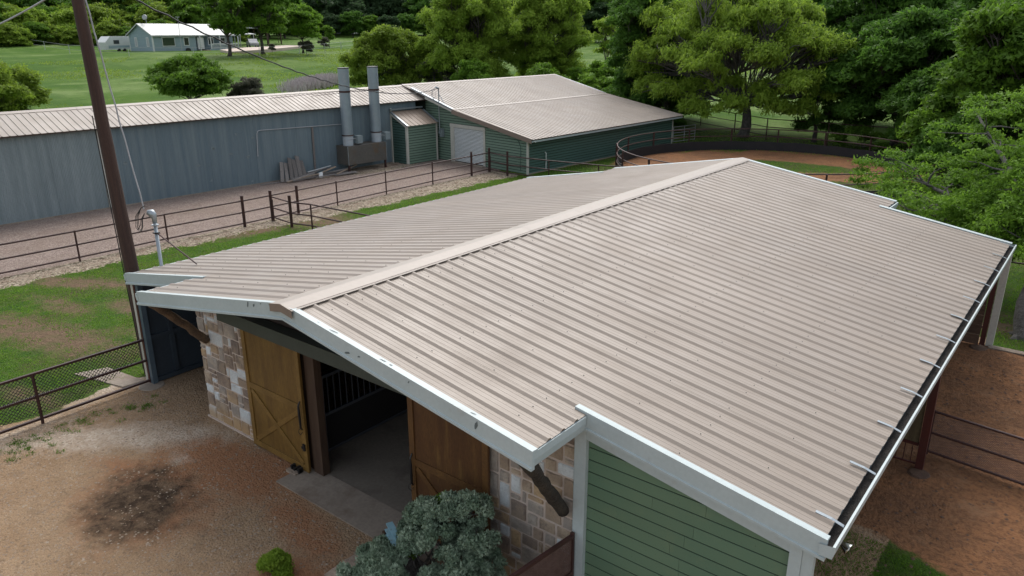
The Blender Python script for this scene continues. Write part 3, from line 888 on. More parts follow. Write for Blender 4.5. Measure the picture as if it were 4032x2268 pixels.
# ---- sliding doors
def sliding_door(x0, x1, seed, flip, dm='doorwood', dt='doortrim'):
    y = 1.20
    d = P_(MB().box(x0+.01, y-.012, .05, x1-.01, y+.028, 2.74), 'sliding_door', MT[dm], barn)
    d['label'] = 'golden brown sliding door left of the opening' if flip else 'darker red brown sliding door right of the opening'
    fr = [(x0, .04, x0+.115, 2.75), (x1-.115, .04, x1, 2.75)]
    for (a, z0, b, z1) in fr: P_(MB().box(a, y-.034, z0, b, y-.013, z1), 'stile', MT[dt], d)
    for (z0, z1) in ((.04, .17), (1.36, 1.49), (2.62, 2.75)):
        P_(MB().box(x0+.117, y-.033, z0, x1-.117, y-.013, z1), 'rail', MT[dt], d)
    a, b = x0+.15, x1-.15
    P_(MB().bar((a, y-.023, .20), (b, y-.023, 1.33), .018, .10, upv=(0, 0, 1)), 'brace', MT[dt], d)
    P_(MB().bar((a, y-.0265, 1.33), (b, y-.0265, .20), .018, .10, upv=(0, 0, 1)), 'brace', MT[dt], d)
    P_(MB().box(x0, y-.036 if False else y-.03, .03, x0+.02, y+.05, .04), 'guide', MT['black'], d)
    hx = x1-.06 if flip else x0+.06
    P_(MB().tube([(hx, y-.05, .98), (hx+.01, y-.085, 1.04), (hx+.015, y-.09, 1.2), (hx+.01, y-.09, 1.38), (hx, y-.085, 1.5), (hx, y-.04, 1.58)], [.012, .02, .024, .024, .018, .012], 8), 'pull_handle', MT['black'], d)
    P_(MB().tube([(hx-.02, y-.05, 1.0), (hx-.07, y-.075, .97), (hx-.075, y-.08, .9), (hx-.03, y-.07, .87), (hx, y-.05, .93)], .006, 6), 'hook', MT['black'], d)
    P_(MB().box(hx-.035, y-.06, .52, hx+.03, y-.035, .66).box(hx-.06, y-.07, .56, hx+.04, y-.05, .60), 'latch', MT['black'], d)
    return d
sliding_door(-3.30, -1.46, 1, True)
sliding_door(1.42, 3.12, 2, False, 'doorbrown', 'doorbrowntrim')
# jambs and the opening
P_(MB().box(-1.44, WY-.02, .03, -1.16, WY+.14, 2.68), 'door_jamb', MT['darkwood'], barn)
P_(MB().box(1.50, WY-.02, .03, 1.74, WY+.14, 2.68), 'door_jamb', MT['darkwood'], barn)
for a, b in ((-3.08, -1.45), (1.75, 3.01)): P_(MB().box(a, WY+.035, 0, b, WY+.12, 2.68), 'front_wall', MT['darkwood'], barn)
# floor of the aisle and the apron
sl_ = P_(MB().box(-2.9, 1.405, -.05, 2.9, 16.6, .022), 'aisle_floor', MT['concretein'], barn)
ap = P_(MB().box(-1.76, .62, -.06, 2.2, 1.40, .028), 'apron_slab', MT['concrete'], barn)
# inner walls, back wall
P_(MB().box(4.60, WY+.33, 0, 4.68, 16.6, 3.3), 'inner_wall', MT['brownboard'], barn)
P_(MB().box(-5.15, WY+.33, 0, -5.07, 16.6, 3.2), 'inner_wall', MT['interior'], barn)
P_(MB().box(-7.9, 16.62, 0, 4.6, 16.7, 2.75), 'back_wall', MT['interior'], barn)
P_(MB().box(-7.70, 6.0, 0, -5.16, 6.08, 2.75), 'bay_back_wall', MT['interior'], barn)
P_(MB().box(-7.98, 1.7, 0, -7.86, 16.6, 2.62), 'outer_wall', MT['bluesteel'], barn)
# stall front inside: bars over a solid lower panel
sx = -1.80
st = P_(MB().box(sx-.03, 1.83, .03, sx+.03, 1.90, 1.75).box(sx-.03, 6.0, .03, sx+.03, 6.06, 1.75).box(sx-.025, 1.9, 1.69, sx+.025, 6.0, 1.75).box(sx-.025, 1.9, .86, sx+.025, 6.0, .92).box(sx-.025, 1.9, .06, sx+.025, 6.0, .11), 'stall_front', MT['stallsteel'], barn)
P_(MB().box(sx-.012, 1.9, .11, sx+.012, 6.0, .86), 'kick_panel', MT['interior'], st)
for k in range(26):
    y = 2.02+k*.155
    P_(MB().tube([(sx, y, .92), (sx, y, 1.69)], .011, 5), 'bar', MT['stallsteel'], st)
P_(MB().box(-4.9, 6.0, .03, -1.9, 6.05, 1.9), 'stall_divider', MT['darkwood'], barn)
P_(MB().box(2.35, 1.9, .03, 2.42, 9.0, 1.7), 'stall_divider', MT['darkwood'], barn)
# left bay: painted frame and sheet wall seen from inside
lw = P_(MB().box(-7.84, 1.40, .0, -7.80, 5.98, 2.66), 'sheet_wall', MT['bluesteel'], barn)
for y in (1.9, 2.75, 3.6, 4.6): P_(MB().box(-7.797, y, .18, -7.73, y+.10, 2.6), 'stud', MT['bluesteel'], lw)
for z in (.04, 1.15, 2.4): P_(MB().box(-7.796, 1.42, z, -7.735, 5.9, z+.10), 'girt', MT['bluesteel'], lw)
P_(MB().box(-7.85, WY+.0, 0, -7.72, WY+.12, 2.70), 'bay_post', MT['bluepost'], barn)
P_(MB().box(-7.925, WY-.015, 0, -7.853, WY+.10, 2.70), 'steel_post', MT['redsteel'], barn)
P_(MB().box(-8.03, WY-.02, 0, -7.928, WY+.10, 2.69), 'corner_trim', MT['cream'], barn)
P_(MB().lathe((-7.72, 1.25, 0), [(.0, .02), (.28, .02), (.30, .0)], 18), 'post_footing', MT['concrete'], barn)
# right side posts, partitions
for y, w in ((8.73, .14),):
    P_(MB().box(7.74, y-.06, 0, 7.74+w, y+.06, 2.72), 'steel_post', MT['redsteel'], barn)
P_(MB().box(7.72, 16.60, 0, 7.84, 16.72, 2.74), 'steel_post', MT['redsteel'], barn)
P_(MB().box(7.86, 16.62, 0, 8.03, 16.80, 2.70), 'downspout_trim', MT['cream'], barn)
for y in (8.73, 16.60):
    fr = P_(MB().box(4.7, y-.03, .50, 7.73, y+.03, .56).box(4.7, y-.03, 1.95, 7.73, y+.03, 2.0), 'partition', MT['redsteel'], barn)
    if y < 10:
        for k in range(16):
            x = 4.75+k*.186
            P_(MB().box(x, y-.018, .565, x+.180, y+.018, 1.945), 'board', MT['stallboard'], fr)
        for k in range(22):
            x = 4.8+k*.135
            P_(MB().tube([(x, y, .12), (x, y, .5)], .009, 5), 'bar', MT['redsteel'], fr)
        P_(MB().box(4.7, y-.02, .09, 7.73, y+.02, .12), 'rail', MT['redsteel'], fr)
    else:
        for k in range(9):
            P_(MB().box(4.7, y-.06+.004*(k % 2), .02+k*.285, 7.70, y-.032, .02+k*.285+.276), 'board', MT['brownboard'], fr)
P_(MB().box(7.68, 4.9, 2.60, 7.76, 16.6, 2.76).box(7.68, WY+.1, 2.60, 7.76, 4.9, 2.76), 'eave_beam', MT['soffit'], barn)
P_(MB().lathe((7.85, 8.55, 0), [(.0, .035), (.18, .03), (.26, -.03)], 9), 'post_footing', MT['brownboard'], barn)
P_(MB().lathe((7.75, 16.35, 0), [(.0, .04), (.2, .03), (.28, -.03)], 9), 'post_footing', MT['brownboard'], barn)
# log knee braces
def rough_log(a, b, r0, r1, seed, m, parent):
    rs = random.Random(seed)
    a, b = Vector(a), Vector(b)
    pts, rr = [], []
    for i in range(13):
        t = i/12
        p = a.lerp(b, t)+Vector((rs.uniform(-.012, .012), rs.uniform(-.012, .012), rs.uniform(-.012, .012)+.03*math.sin(t*3.1)))
        pts.append(p); rr.append((r0+(r1-r0)*t)*rs.uniform(.9, 1.1))
    return P_(MB().tube(pts, rr, 10), 'log_brace', m, parent, smooth=True)
rough_log((-4.78, 1.24, 1.95), (-4.50, .08, 3.20), .085, .095, 1, MT['log'], barn)
rough_log((4.44, 1.24, 1.72), (4.62, .06, 3.22), .10, .09, 2, MT['loggray'], barn)
# ---- flood lamp under the near right corner
fl = thing('flood_lamp', 'round silver flood lamp sticking out under the near right corner of the barn eave', 'lamp', (7.95, 1.7, 2.55))
ax = Vector((.85, -.15, -.3)).normalized()
def cone_along(c, ax, prof, n=16):
    mb = MB()
    pts = [Vector(c)+ax*z for r, z in prof]
    mb.tube(pts, [r for r, z in prof], n)
    return mb
P_(cone_along((7.95, 1.72, 2.60), ax, [(.02, 0), (.03, .05), (.035, .09), (.062, .14), (.072, .17), (.073, .175), (.02, .172)]), 'reflector_bulb', MT['tin'], fl, True)
P_(cone_along((7.84, 1.72, 2.64), ax, [(.028, 0), (.03, .1)]), 'socket', MT['galv'], fl)
P_(cone_along((7.86, 1.55, 2.56), Vector((.8, -.3, -.4)).normalized(), [(.02, 0), (.025, .06), (.045, .12), (.01, .122)]), 'reflector_bulb', MT['housewhite'], fl)

# ------------------------------------------------------------------ service mast on the main barn
ms = thing('service_mast', 'gray conduit service mast with bent cap rising through the left eave of the barn', 'mast', (-8.1, 2.12, 0))
P_(MB().tube([(-8.10, 2.12, 0), (-8.08, 2.12, 3.98)], .042, 12), 'conduit', MT['galv'], ms, True)
P_(MB().tube([(-8.08, 2.12, 3.86), (-8.08, 2.12, 3.98), (-8.09, 2.11, 4.05), (-8.12, 2.09, 4.10), (-8.16, 2.06, 4.10), (-8.18, 2.04, 4.06)], [.05, .06, .09, .10, .08, .04], 12), 'weather_cap', MT['galv'], ms, True)
P_(MB().tube([(-8.08, 2.12, 3.80), (-8.08, 2.12, 3.82)], .085, 12), 'collar', MT['galv'], ms)
P_(MB().tube([(-8.07, 2.12, 3.62), (-6.55, 2.20, 3.10)], .016, 8), 'guy_brace', MT['rusttop'], ms)
P_(MB().box(-8.14, 2.06, 3.60, -8.01, 2.18, 3.63), 'clamp', MT['black'], ms)
lp = MB()
for k, (ox, dz) in enumerate(((-.10, .0), (-.16, .05), (-.05, .03))):
    lp.tube([(-8.22, 1.98, 4.10), (-8.22+ox*.6, 1.92, 3.95), (-8.2+ox, 1.9, 3.75+dz), (-8.24+ox*1.6, 1.88, 3.62+dz), (-8.32+ox*1.5, 1.88, 3.72), (-8.36+ox, 1.9, 4.0), (-8.3, 1.95, 4.22), (-8.2, 2.0, 4.28)], .008, 5)
P_(lp, 'drip_loops', MT['cable'], ms)

# ------------------------------------------------------------------ utility pole and cables
up_ = thing('utility_pole', 'tall brown creosoted utility pole rising behind the left corner of the barn', 'utility pole', (-8.42, 1.62, 0))
mb = MB()
rs = random.Random(3)
pts, rr = [], []
for i in range(24):
    z = i*.52
    pts.append((-8.42-.009*z, 1.62-.022*z+rs.uniform(-.004, .004), z)); rr.append((.178-.0032*i)*rs.uniform(.985, 1.015))
mb.tube(pts, rr, 16)
P_(mb, 'pole_shaft', MT['pole'], up_, True)
P_(MB().tube([(-8.60, 1.50, .1), (-8.64, 1.36, 6.4)], .012, 6), 'ground_wire', MT['cable'], up_)
P_(MB().box(-8.58, 1.22, 9.6, -8.44, 1.32, 10.1), 'insulator_bracket', MT['galv'], up_)
def cable(name, label, a, b, sag, r, n=24, m='cable', twist=None, cat='cable'):
    a, b = Vector(a), Vector(b)
    pts = []
    for i in range(n+1):
        t = i/n
        p = a.lerp(b, t); p.z -= sag*4*t*(1-t)
        if twist: p += Vector((math.cos(t*twist)*.02, 0, math.sin(t*twist)*.02))
        pts.append(p)
    t_ = thing(name, label, cat, tuple(a))
    P_(MB().tube(pts, r, 6), 'wire', MT[m], t_)
    return t_

# ------------------------------------------------------------------ long shed: gray metal part and green part, one rotated frame
TH = -math.atan(.048)
G0 = (-17.85, 29.4, 0)
gs = thing('metal_shed', 'long low blue gray corrugated metal shed with tan ribbed roof beside the gravel drive', 'shed', G0, TH)
EX, EZ, RX, RZ = -9.48, 3.88, -11.8, 4.71
def corr(parent, x, y0, y1, z0, z1, m, name='wall_sheet'):
    # corrugated sheet facing +x in local coordinates
    mb = MB()
    pitch = .068
    n = int((y1-y0)/pitch*2)
    for i in range(n+1):
        y = y0+(y1-y0)*i/n
        d = .009 if i % 2 else -.009
        mb.v += [(x+d, y, z0), (x+d, y, z1)]
    for i in range(n):
        a = 2*i
        mb.f.append((a, a+2, a+3, a+1)); mb.m.append(0)
    return mb.build(name, m, parent)
wallp = MB().box(-14.2, -70, 0, -9.79, 0.28, 3.86).build('wall', MT['graywall'], gs)
sheets = [(-70, -20.02, 'graywall2')]
ys = [-70, -62, -54, -46, -38, -33, -29, -25.5, -22.2, -20.03]
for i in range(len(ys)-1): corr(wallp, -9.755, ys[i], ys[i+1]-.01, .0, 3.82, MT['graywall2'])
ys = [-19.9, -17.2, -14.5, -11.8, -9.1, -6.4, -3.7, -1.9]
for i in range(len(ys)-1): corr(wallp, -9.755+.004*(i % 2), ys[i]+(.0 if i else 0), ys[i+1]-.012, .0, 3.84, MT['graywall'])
MB().box(-9.79, -20.02, 0, -9.70, -19.90, 3.80).build('seam_trim', MT['cream'], gs)
MB().box(-9.80, -2.0, 0, -9.68, -1.9, 3.5).build('corner_trim', MT['cream'], gs)
MB().box(-9.80, -70, -.1, -9.70, -1.95, .05).build('foundation', MT['concrete'], gs)
rf = MB()
for (xa, za, xb, zb) in ((EX, EZ, RX, RZ), (RX, RZ, -14.4, 3.75)):
    rf.add([(x, y, z-d) for d in (.02, .06) for (x, z) in ((xa, za), (xb, zb)) for y in (-70, 1.08)], [(0, 1, 3, 2), (4, 6, 7, 5), (0, 4, 5, 1), (2, 3, 7, 6), (0, 2, 6, 4), (1, 5, 7, 3)])
grf = rf.build('roof', MT['soffit'], gs)
def slope_sheet(parent, xa, za, xb, zb, y0, y1, m, pitch, name='roof_panel', h=.028, w=.03):
    # ribbed sheet between (xa,za) and (xb,zb), xa the lower edge
    prof = [(-w, 0), (-.012, h), (.012, h), (w, 0)]
    pts = panel_profile(y0, y1, pitch, prof)
    mb = MB(); n = len(pts)
    for (x, z) in ((xa, za), (xb, zb)):
        for y, dz in pts: mb.v.append((x, y, z+dz))
    for i in range(n-1): mb.f.append((i, i+1, i+1+n, i+n)); mb.m.append(0)
    return mb.build(name, m, parent)
PI_ = .3048
y = -70.0
k = 0
while y < 1.0:
    y1 = min(y+(1.8288 if y > -30 else 7.3), 1.05)
    slope_sheet(grf, EX, EZ+.003*(k % 2), RX+.1, RZ-.04+.003*(k % 2), y, y1, MT['roof2'], .3048*1.0)
    y = y1; k += 1
slope_sheet(grf, -14.4, 3.76, RX-.1, RZ-.04, -70, 1, MT['roof2'], .3048)
for (y0, y1) in ((-70, -40), (-40.03, -20), (-20.03, -9), (-9.03, 1.0)):
    MB().add([(RX+.22, y0, RZ-.055), (RX, y0, RZ+.03), (RX-.22, y0, RZ-.055), (RX+.22, y1, RZ-.055), (RX, y1, RZ+.03), (RX-.22, y1, RZ-.055), (RX+.235, y0, RZ-.085), (RX+.235, y1, RZ-.085)], [(0, 3, 4, 1), (1, 4, 5, 2), (6, 7, 3, 0)]).build('ridge_cap', MT['cap'], gs)
# conduit on the wall and the leaning plank
cd = MB().tube([(-9.70, -11.74, 1.60), (-9.70, -11.66, 2.8), (-9.70, -11.60, 2.93), (-9.70, -11.48, 2.98), (-9.70, -5.85, 2.83)], .024, 8).build('wall_conduit', MT['cablegray'], gs)
MB().tube([(-9.70, -11.745, 1.56), (-9.70, -11.74, 1.64)], .034, 8).build('conduit_end', MT['cablegray'], cd)
MB().bar((-9.68, -8.06, .0), (-9.69, -8.02, 2.85), .12, .05, upv=(1, 0, 0)).build('wall_plank', MT['grayboard'], gs)
# patches of bare metal
pm = MB()
rs = random.Random(9)
for (yy, z) in ((-15.2, 1.5), (-13.3, 1.9), (-12.3, 1.6), (-14.3, 2.3), (-11.9, 2.6), (-12.9, 2.9), (-14.6, .6), (-18.9, 2.1), (-12.2, .25)):
    for q in range(3):
        r = rs.uniform(.03, .07)
        pm.add([(-9.742, yy+rs.uniform(-.1, .1)+r*math.cos(a)*1.2, z+rs.uniform(-.05, .05)+r*math.sin(a)) for a in (0, 1.3, 2.4, 3.6, 5)], [(0, 1, 2, 3, 4)])
pm.build('bare_patches', MT['graywall2'], gs)

green = thing('green_shed', 'green lap sided shed with tan ribbed roof and white roll up door', 'shed', G0, TH)
GY0, GY1 = .30, 17.40
RXG, RZG, BXG, BZG, EXG, EZG = -11.8, 4.73, -6.5, 3.41, .55, 2.17
def ztop(x): return (RZG+(x-RXG)*(BZG-RZG)/(BXG-RXG) if x < BXG else BZG+(x-BXG)*(EZG-BZG)/(EXG-BXG))-.13
core = MB()
core.add([(0-.03, yy, zz_) for yy in (GY0+.04, GY1) for zz_ in (0,)]+[(0-.03, yy, ztop(-.03)) for yy in (GY0+.04, GY1)], [(0, 1, 3, 2)])
pp = [(-11.4, 0), (-.03, 0), (-.03, ztop(-.03)), (BXG, ztop(BXG)), (-11.4, ztop(-11.4))]
core.add([(x, GY0+.04, z) for x, z in pp]+[(x, GY1, z) for x, z in pp], [(0, 1, 2, 3, 4), (9, 8, 7, 6, 5)])
gcore = core.build('wall', MT['joint'], green)
# gable boards leave the door out
rs = random.Random(12)
z = .03
DX0, DX1 = -7.15, -3.78
while z < 4.4:
    z1 = z+.131
    for (a, b) in ((-9.75, DX0), (DX1, -.10)) if z < 2.45 else ((-9.75, -.10),):
        # clip against the sloping roof
        def inv(zv):
            if zv > ztop(BXG): return RXG+(zv+.13-RZG)/((BZG-RZG)/(BXG-RXG))
            return BXG+(zv+.13-BZG)/((EZG-BZG)/(EXG-BXG))
        xe_t, xe_b = inv(z1), inv(z)
        bb, bt = min(b, xe_b), min(b, xe_t)
        if bb <= a+.02: continue
        bt = max(bt, a)
        pts = [(a, z), (bb, z), (bt, z1), (a, z1)]
        mb = MB()
        V = [(px, GY0+.030, pz) for px, pz in pts]+[(px, GY0+.039, pz) for px, pz in pts]
        mb.add(V, [(0, 1, 2, 3), (7, 6, 5, 4), (0, 4, 5, 1), (1, 5, 6, 2), (2, 6, 7, 3), (3, 7, 4, 0)])
        mb.build('board', MT['green2'], gcore)
    z += .165
lap_boards(gcore, MT['tealwall'], GY0+.12, GY1-.08, lambda x: ztop(0), -.026, .165, 1, 'y', 5, 8, local=True, gap=.034)
MB().box(-.10, GY0-.012, 0, .012, GY0+.11, ztop(0)).build('corner_trim', MT['cream'], green)
MB().box(-.05, GY1-.09, 0, .016, GY1+.02, ztop(0)).build('corner_trim', MT['cream'], green)
rr_ = MB()
for (xa, za, xb, zb) in ((EXG, EZG, BXG, BZG), (BXG, BZG, RXG, RZG), (RXG, RZG, -14.4, 3.9)):
    rr_.add([(x, yy, zq-d) for d in (.02, .07) for (x, zq) in ((xa, za), (xb, zb)) for yy in (GY0-.28, 17.85)], [(0, 1, 3, 2), (4, 6, 7, 5), (0, 4, 5, 1), (2, 3, 7, 6), (0, 2, 6, 4), (1, 5, 7, 3)])
gro = rr_.build('roof', MT['soffit'], green)
y = GY0-.30; k = 0
while y < 17.8:
    y1 = min(y+.9144, 17.88)
    slope_sheet(gro, EXG+.04, EZG+.003*(k % 2), BXG+.05, BZG+.0+.003*(k % 2), y, y1, MT['roof2'], .3048)
    slope_sheet(gro, BXG-.02, BZG+.035+.003*(k % 2), RXG+.05, RZG-.0+.003*(k % 2), y, y1, MT['roof2'], .3048)
    y = y1; k += 1
MB().add([(BXG+.14, GY0-.3, BZG+.012), (BXG-.02, GY0-.3, BZG+.066), (BXG+.14, 17.88, BZG+.012), (BXG-.02, 17.88, BZG+.066), (BXG+.15, GY0-.3, BZG-.015), (BXG+.15, 17.88, BZG-.015)], [(0, 2, 3, 1), (4, 5, 2, 0)]).build('transition_flashing', MT['cap'], green)
MB().add([(RXG+.22, GY0-.3, RZG-.02), (RXG, GY0-.3, RZG+.05), (RXG-.22, GY0-.3, RZG-.02), (RXG+.22, 17.9, RZG-.02), (RXG, 17.9, RZG+.05), (RXG-.22, 17.9, RZG-.02), (RXG+.23, GY0-.3, RZG-.05), (RXG+.23, 17.9, RZG-.05)], [(0, 3, 4, 1), (1, 4, 5, 2), (6, 7, 3, 0)]).build('ridge_cap', MT['cap'], green)
def gl_rake(xa, za, xb, zb, y, d, m, name, face=.20, out=-1, top=.10):
    mb = MB()
    V = []
    for (x, zq) in ((xa, za), (xb, zb)):
        V += [(x, y-out*top, zq+.035), (x, y, zq+.04), (x, y, zq-face), (x, y-out*.03, zq-face), (x, y-out*.03, zq)]
    mb.add(V, [(0, 1, 6, 5), (1, 2, 7, 6), (2, 3, 8, 7), (3, 4, 9, 8), (0, 5, 9, 4)])
    return mb.build(name, m, green)
gl_rake(BXG-.1, BZG-.0, EXG+.02, EZG-.0, GY0-.305, 0, MT['tanfascia'], 'rake_trim', .25)
gl_rake(-10.8, RZG-.16, BXG-.03, BZG+.03, GY0-.31, 0, MT['galv'], 'rake_trim', .07, top=.16)
gl_rake(-9.3, ztop(-9.3)+.12, BXG-.1, ztop(BXG-.1)+.13, GY0-.29, 0, MT['cream'], 'rake_board', .16, top=.02)
gl_rake(RXG, RZG, BXG, BZG+.03, 17.885, 0, MT['galv'], 'rake_trim', .1, 1)
gl_rake(BXG, BZG, EXG, EZG, 17.885, 0, MT['roof2'], 'rake_trim', .06, 1)
MB().box(EXG-.06, GY0-.25, EZG-.19, EXG-.02, 17.85, EZG-.035).build('fascia_board', MT['white'], green)
MB().tube([(EXG+.02, GY0-.1, EZG-.12), (EXG+.02, GY0+.06, EZG-.14), (EXG+.02, GY0+.10, EZG-.20)], .03, 8).build('elbow_lamp', MT['housewhite'], green)
# roll up door with slats
dr = MB().box(DX0, GY0-.02, 0.0, DX0+.36, GY0+.05, 2.45).box(DX1-.17, GY0-.02, 0, DX1, GY0+.05, 2.45).build('door_frame', MT['cream'], green)
MB().box(DX0-.03, GY0-.035, 2.28, DX1+.03, GY0+.05, 2.48).build('door_head', MT['cream'], green)
rd = MB().box(DX0+.34, GY0+.05, .06, DX1-.15, GY0+.07, 2.30).build('roll_up_door', MT['rollup'], green)
for k in range(26):
    z = .08+k*.085
    MB().add([(x, yq, zq) for x in (DX0+.36, DX1-.17) for (yq, zq) in ((GY0+.048, z), (GY0+.018, z+.03), (GY0+.018, z+.055), (GY0+.048, z+.083))], [(0, 4, 5, 1), (1, 5, 6, 2), (2, 6, 7, 3)]).build('slat', MT['rollup'], rd)
MB().box(DX0+.3, GY0-.3, .0, DX1, GY0+.02, .05).build('door_sill', MT['concrete'], green)
# meter and mast
mm = MB().tube([(-7.95, GY0-.22, 2.0), (-7.95, GY0-.22, 4.62)], .03, 8).build('service_conduit', MT['galv'], green)
MB().tube([(-7.95, GY0-.22, 4.58), (-7.95, GY0-.22, 4.68), (-7.99, GY0-.36, 4.76), (-8.05, GY0-.40, 4.72)], [.035, .05, .06, .03], 8).build('weather_cap', MT['galv'], mm)
MB().tube([(-7.95, GY0-.22, 4.35), (-7.58, GY0-.05, 3.66)], .018, 6).build('guy_brace', MT['galv'], mm)
lpp = MB()
for q in (0, .06, .12): lpp.tube([(-8.01, GY0-.38, 4.72), (-8.23-q, GY0-.4, 4.55), (-8.31-q, GY0-.4, 4.2), (-8.21-q*.5, GY0-.38, 3.98), (-8.08, GY0-.38, 4.1), (-8.05, GY0-.38, 4.5)], .009, 5)
lpp.build('drip_loops', MT['cablegray'], mm)
MB().box(-8.07, GY0-.16, 1.55, -7.81, GY0+.01, 2.08).box(-8.13, GY0-.2, 1.75, -7.99, GY0-.14, 1.9).build('meter_box', MT['boxgray'], green)
MB().tube([(-.62, GY0-.01, .2), (-.62, GY0-.01, 1.6), (-.8, GY0-.01, 1.95), (-1.0, GY0-.01, 2.0)], .014, 6).build('green_conduit', MT['tealwall'], green)
MB().tube([(.09, 1.95, .15), (.09, 1.95, 1.1), (.05, 1.88, 1.2)], .03, 8).build('white_pipe', MT['housewhite'], green)
MB().box(-.02, GY0+.1, -.1, .07, GY1, .06).build('foundation', MT['concrete'], green)
# lean-to closet
LX, LY = -8.30, -1.90
lt = MB()
zt1, zt0 = 2.45, 3.10
lt.add([(-9.74, LY, 0), (LX, LY, 0), (LX, LY, zt1), (-9.74, LY, zt0), (-9.74, GY0, 0), (LX, GY0+.03, 0), (LX, GY0+.03, zt1), (-9.74, GY0+.03, zt0)], [(0, 1, 2, 3), (1, 5, 6, 2)])
leanto = lt.build('lean_to', MT['joint'], green)
lap_boards(leanto, MT['tealwall'], -9.70, LX-.01, lambda x: zt0+(x+9.74)*(zt1-zt0)/(LX+9.74)-.02, LY-.001, .165, -1, 'x', 7, 6, local=True, gap=.034)
lap_boards(leanto, MT['green2'], LY+.10, GY0-.1, lambda x: zt1-.03, LX+.001, .165, 1, 'y', 8, 6, local=True, gap=.034)
MB().box(LX-.10, LY-.035, 0, LX+.035, LY+.09, zt1-.02).build('corner_trim', MT['cream'], leanto)
MB().box(LX-.02, GY0-.12, 0, LX+.035, GY0-.02, zt1-.02).build('corner_trim', MT['cream'], leanto)
slope_sheet(leanto, LX+.22, 2.47, -9.72, 3.28, LY-.12, GY0-.05, MT['roof3'], .3048)
MB().add([(LX+.22, LY-.14, 2.51), (-9.72, LY-.14, 3.32), (LX+.22, LY-.14, 2.42), (-9.72, LY-.14, 3.22), (LX+.22, LY+.0, 2.505), (-9.72, LY+.0, 3.315)], [(0, 1, 3, 2), (0, 4, 5, 1)]).build('rake_trim', MT['galv'], leanto)
MB().add([(LX+.2, LY-.13, 2.42), (-9.7, LY-.13, 3.22), (LX+.2, LY-.13, 2.30), (-9.7, LY-.13, 3.08), (LX+.2, LY-.04, 2.30), (-9.7, LY-.04, 3.08)], [(0, 1, 3, 2), (2, 3, 5, 4)]).build('rake_board', MT['cream'], leanto)
MB().bar((LX+.24, GY0-.1, 2.53), (-9.5, GY0-.1, 3.26), .14, .03).build('side_flashing', MT['galv'], leanto)
MB().bar((-9.62, LY-.2, 3.42), (-9.62, GY0-.1, 3.42), .16, .09).build('head_flashing', MT['galv'], leanto)

# the near gable of the green shed is slightly out of square
def skew(o):
    for c in o.children:
        if c.type == 'MESH' and c.data.users == 1:
            for v in c.data.vertices:
                x, y = v.co.x, v.co.y
                w = max(0., 1-(y-.3)/17.1) if y > .3 else max(0., (y+1.9)/2.2)
                if o.name.startswith('lean_to') or c.name.startswith('lean_to'): v.co.y += .5*w
                else: v.co.y += -.085*x*w if y > -.5 else 0
        skew(c)
skew(green)

# ------------------------------------------------------------------ exhaust unit on the gray wall
ex = thing('exhaust_unit', 'twin galvanised exhaust stacks on a stained plenum box against the gray shed wall', 'exhaust unit', G0, TH)
pb = MB().box(-9.62, -6.44, .50, -8.50, -3.48, 1.62).build('plenum_box', MT['plenum'], ex)
MB().box(-8.52, -6.452, .49, -8.49, -6.42, 1.63).box(-8.515, -3.49, .49, -8.49, -3.46, 1.63).build('corner_seam', MT['galv'], pb)
for (x, y) in ((-8.56, -6.38), (-8.56, -3.56)):
    MB().box(x-.05, y-.05, -.05, x+.05, y+.05, .50).build('leg', MT['rust'], ex)
for n_, yc in enumerate((-5.97, -3.77)):
    stk = MB().tube([(-9.05, yc, 2.22), (-9.05, yc, 4.82), (-9.05, yc, 6.15)], .325, 22).build('stack', MT['duct'], ex, smooth=False)
    MB().tube([(-9.05, yc, 6.13), (-9.05, yc, 6.18)], .345, 22).build('rim', MT['black'], stk)
    MB().tube([(-9.05, yc, 4.75), (-9.05, yc, 4.86)], .34, 22).build('band', MT['rust'], stk)
    MB().tube([(-9.05, yc, 2.20), (-9.05, yc, 2.26)], .36, 22).build('flange', MT['rust'], stk)
    MB().tube([(-9.05, yc, 1.625), (-9.05, yc, 2.2)], .315, 22).build('fan_housing', MT['paleplastic'], ex)
    MB().box(-8.95, yc+.40, 1.72, -8.60, yc+.78, 2.18).build('control_box', MT['boxgray'], ex)
    MB().tube([(-8.76, yc-.2, 1.95), (-8.70, yc, 2.05), (-8.72, yc+.25, 2.02), (-8.72, yc+.42, 1.98)], .016, 6).build('flex_conduit', MT['cablegray'], ex)
for (a, b) in (((-9.05, -6.3, 4.83), (-11.0, -9.8, 4.55)), ((-9.05, -5.7, 4.83), (-10.9, -3.0, 4.55)), ((-9.05, -4.0, 4.80), (-11.0, -7.0, 4.5)), ((-9.05, -3.5, 4.8), (-10.2, -1.3, 4.25))):
    MB().tube([a, b], .014, 5).build('guy_rod', MT['rust'], ex)

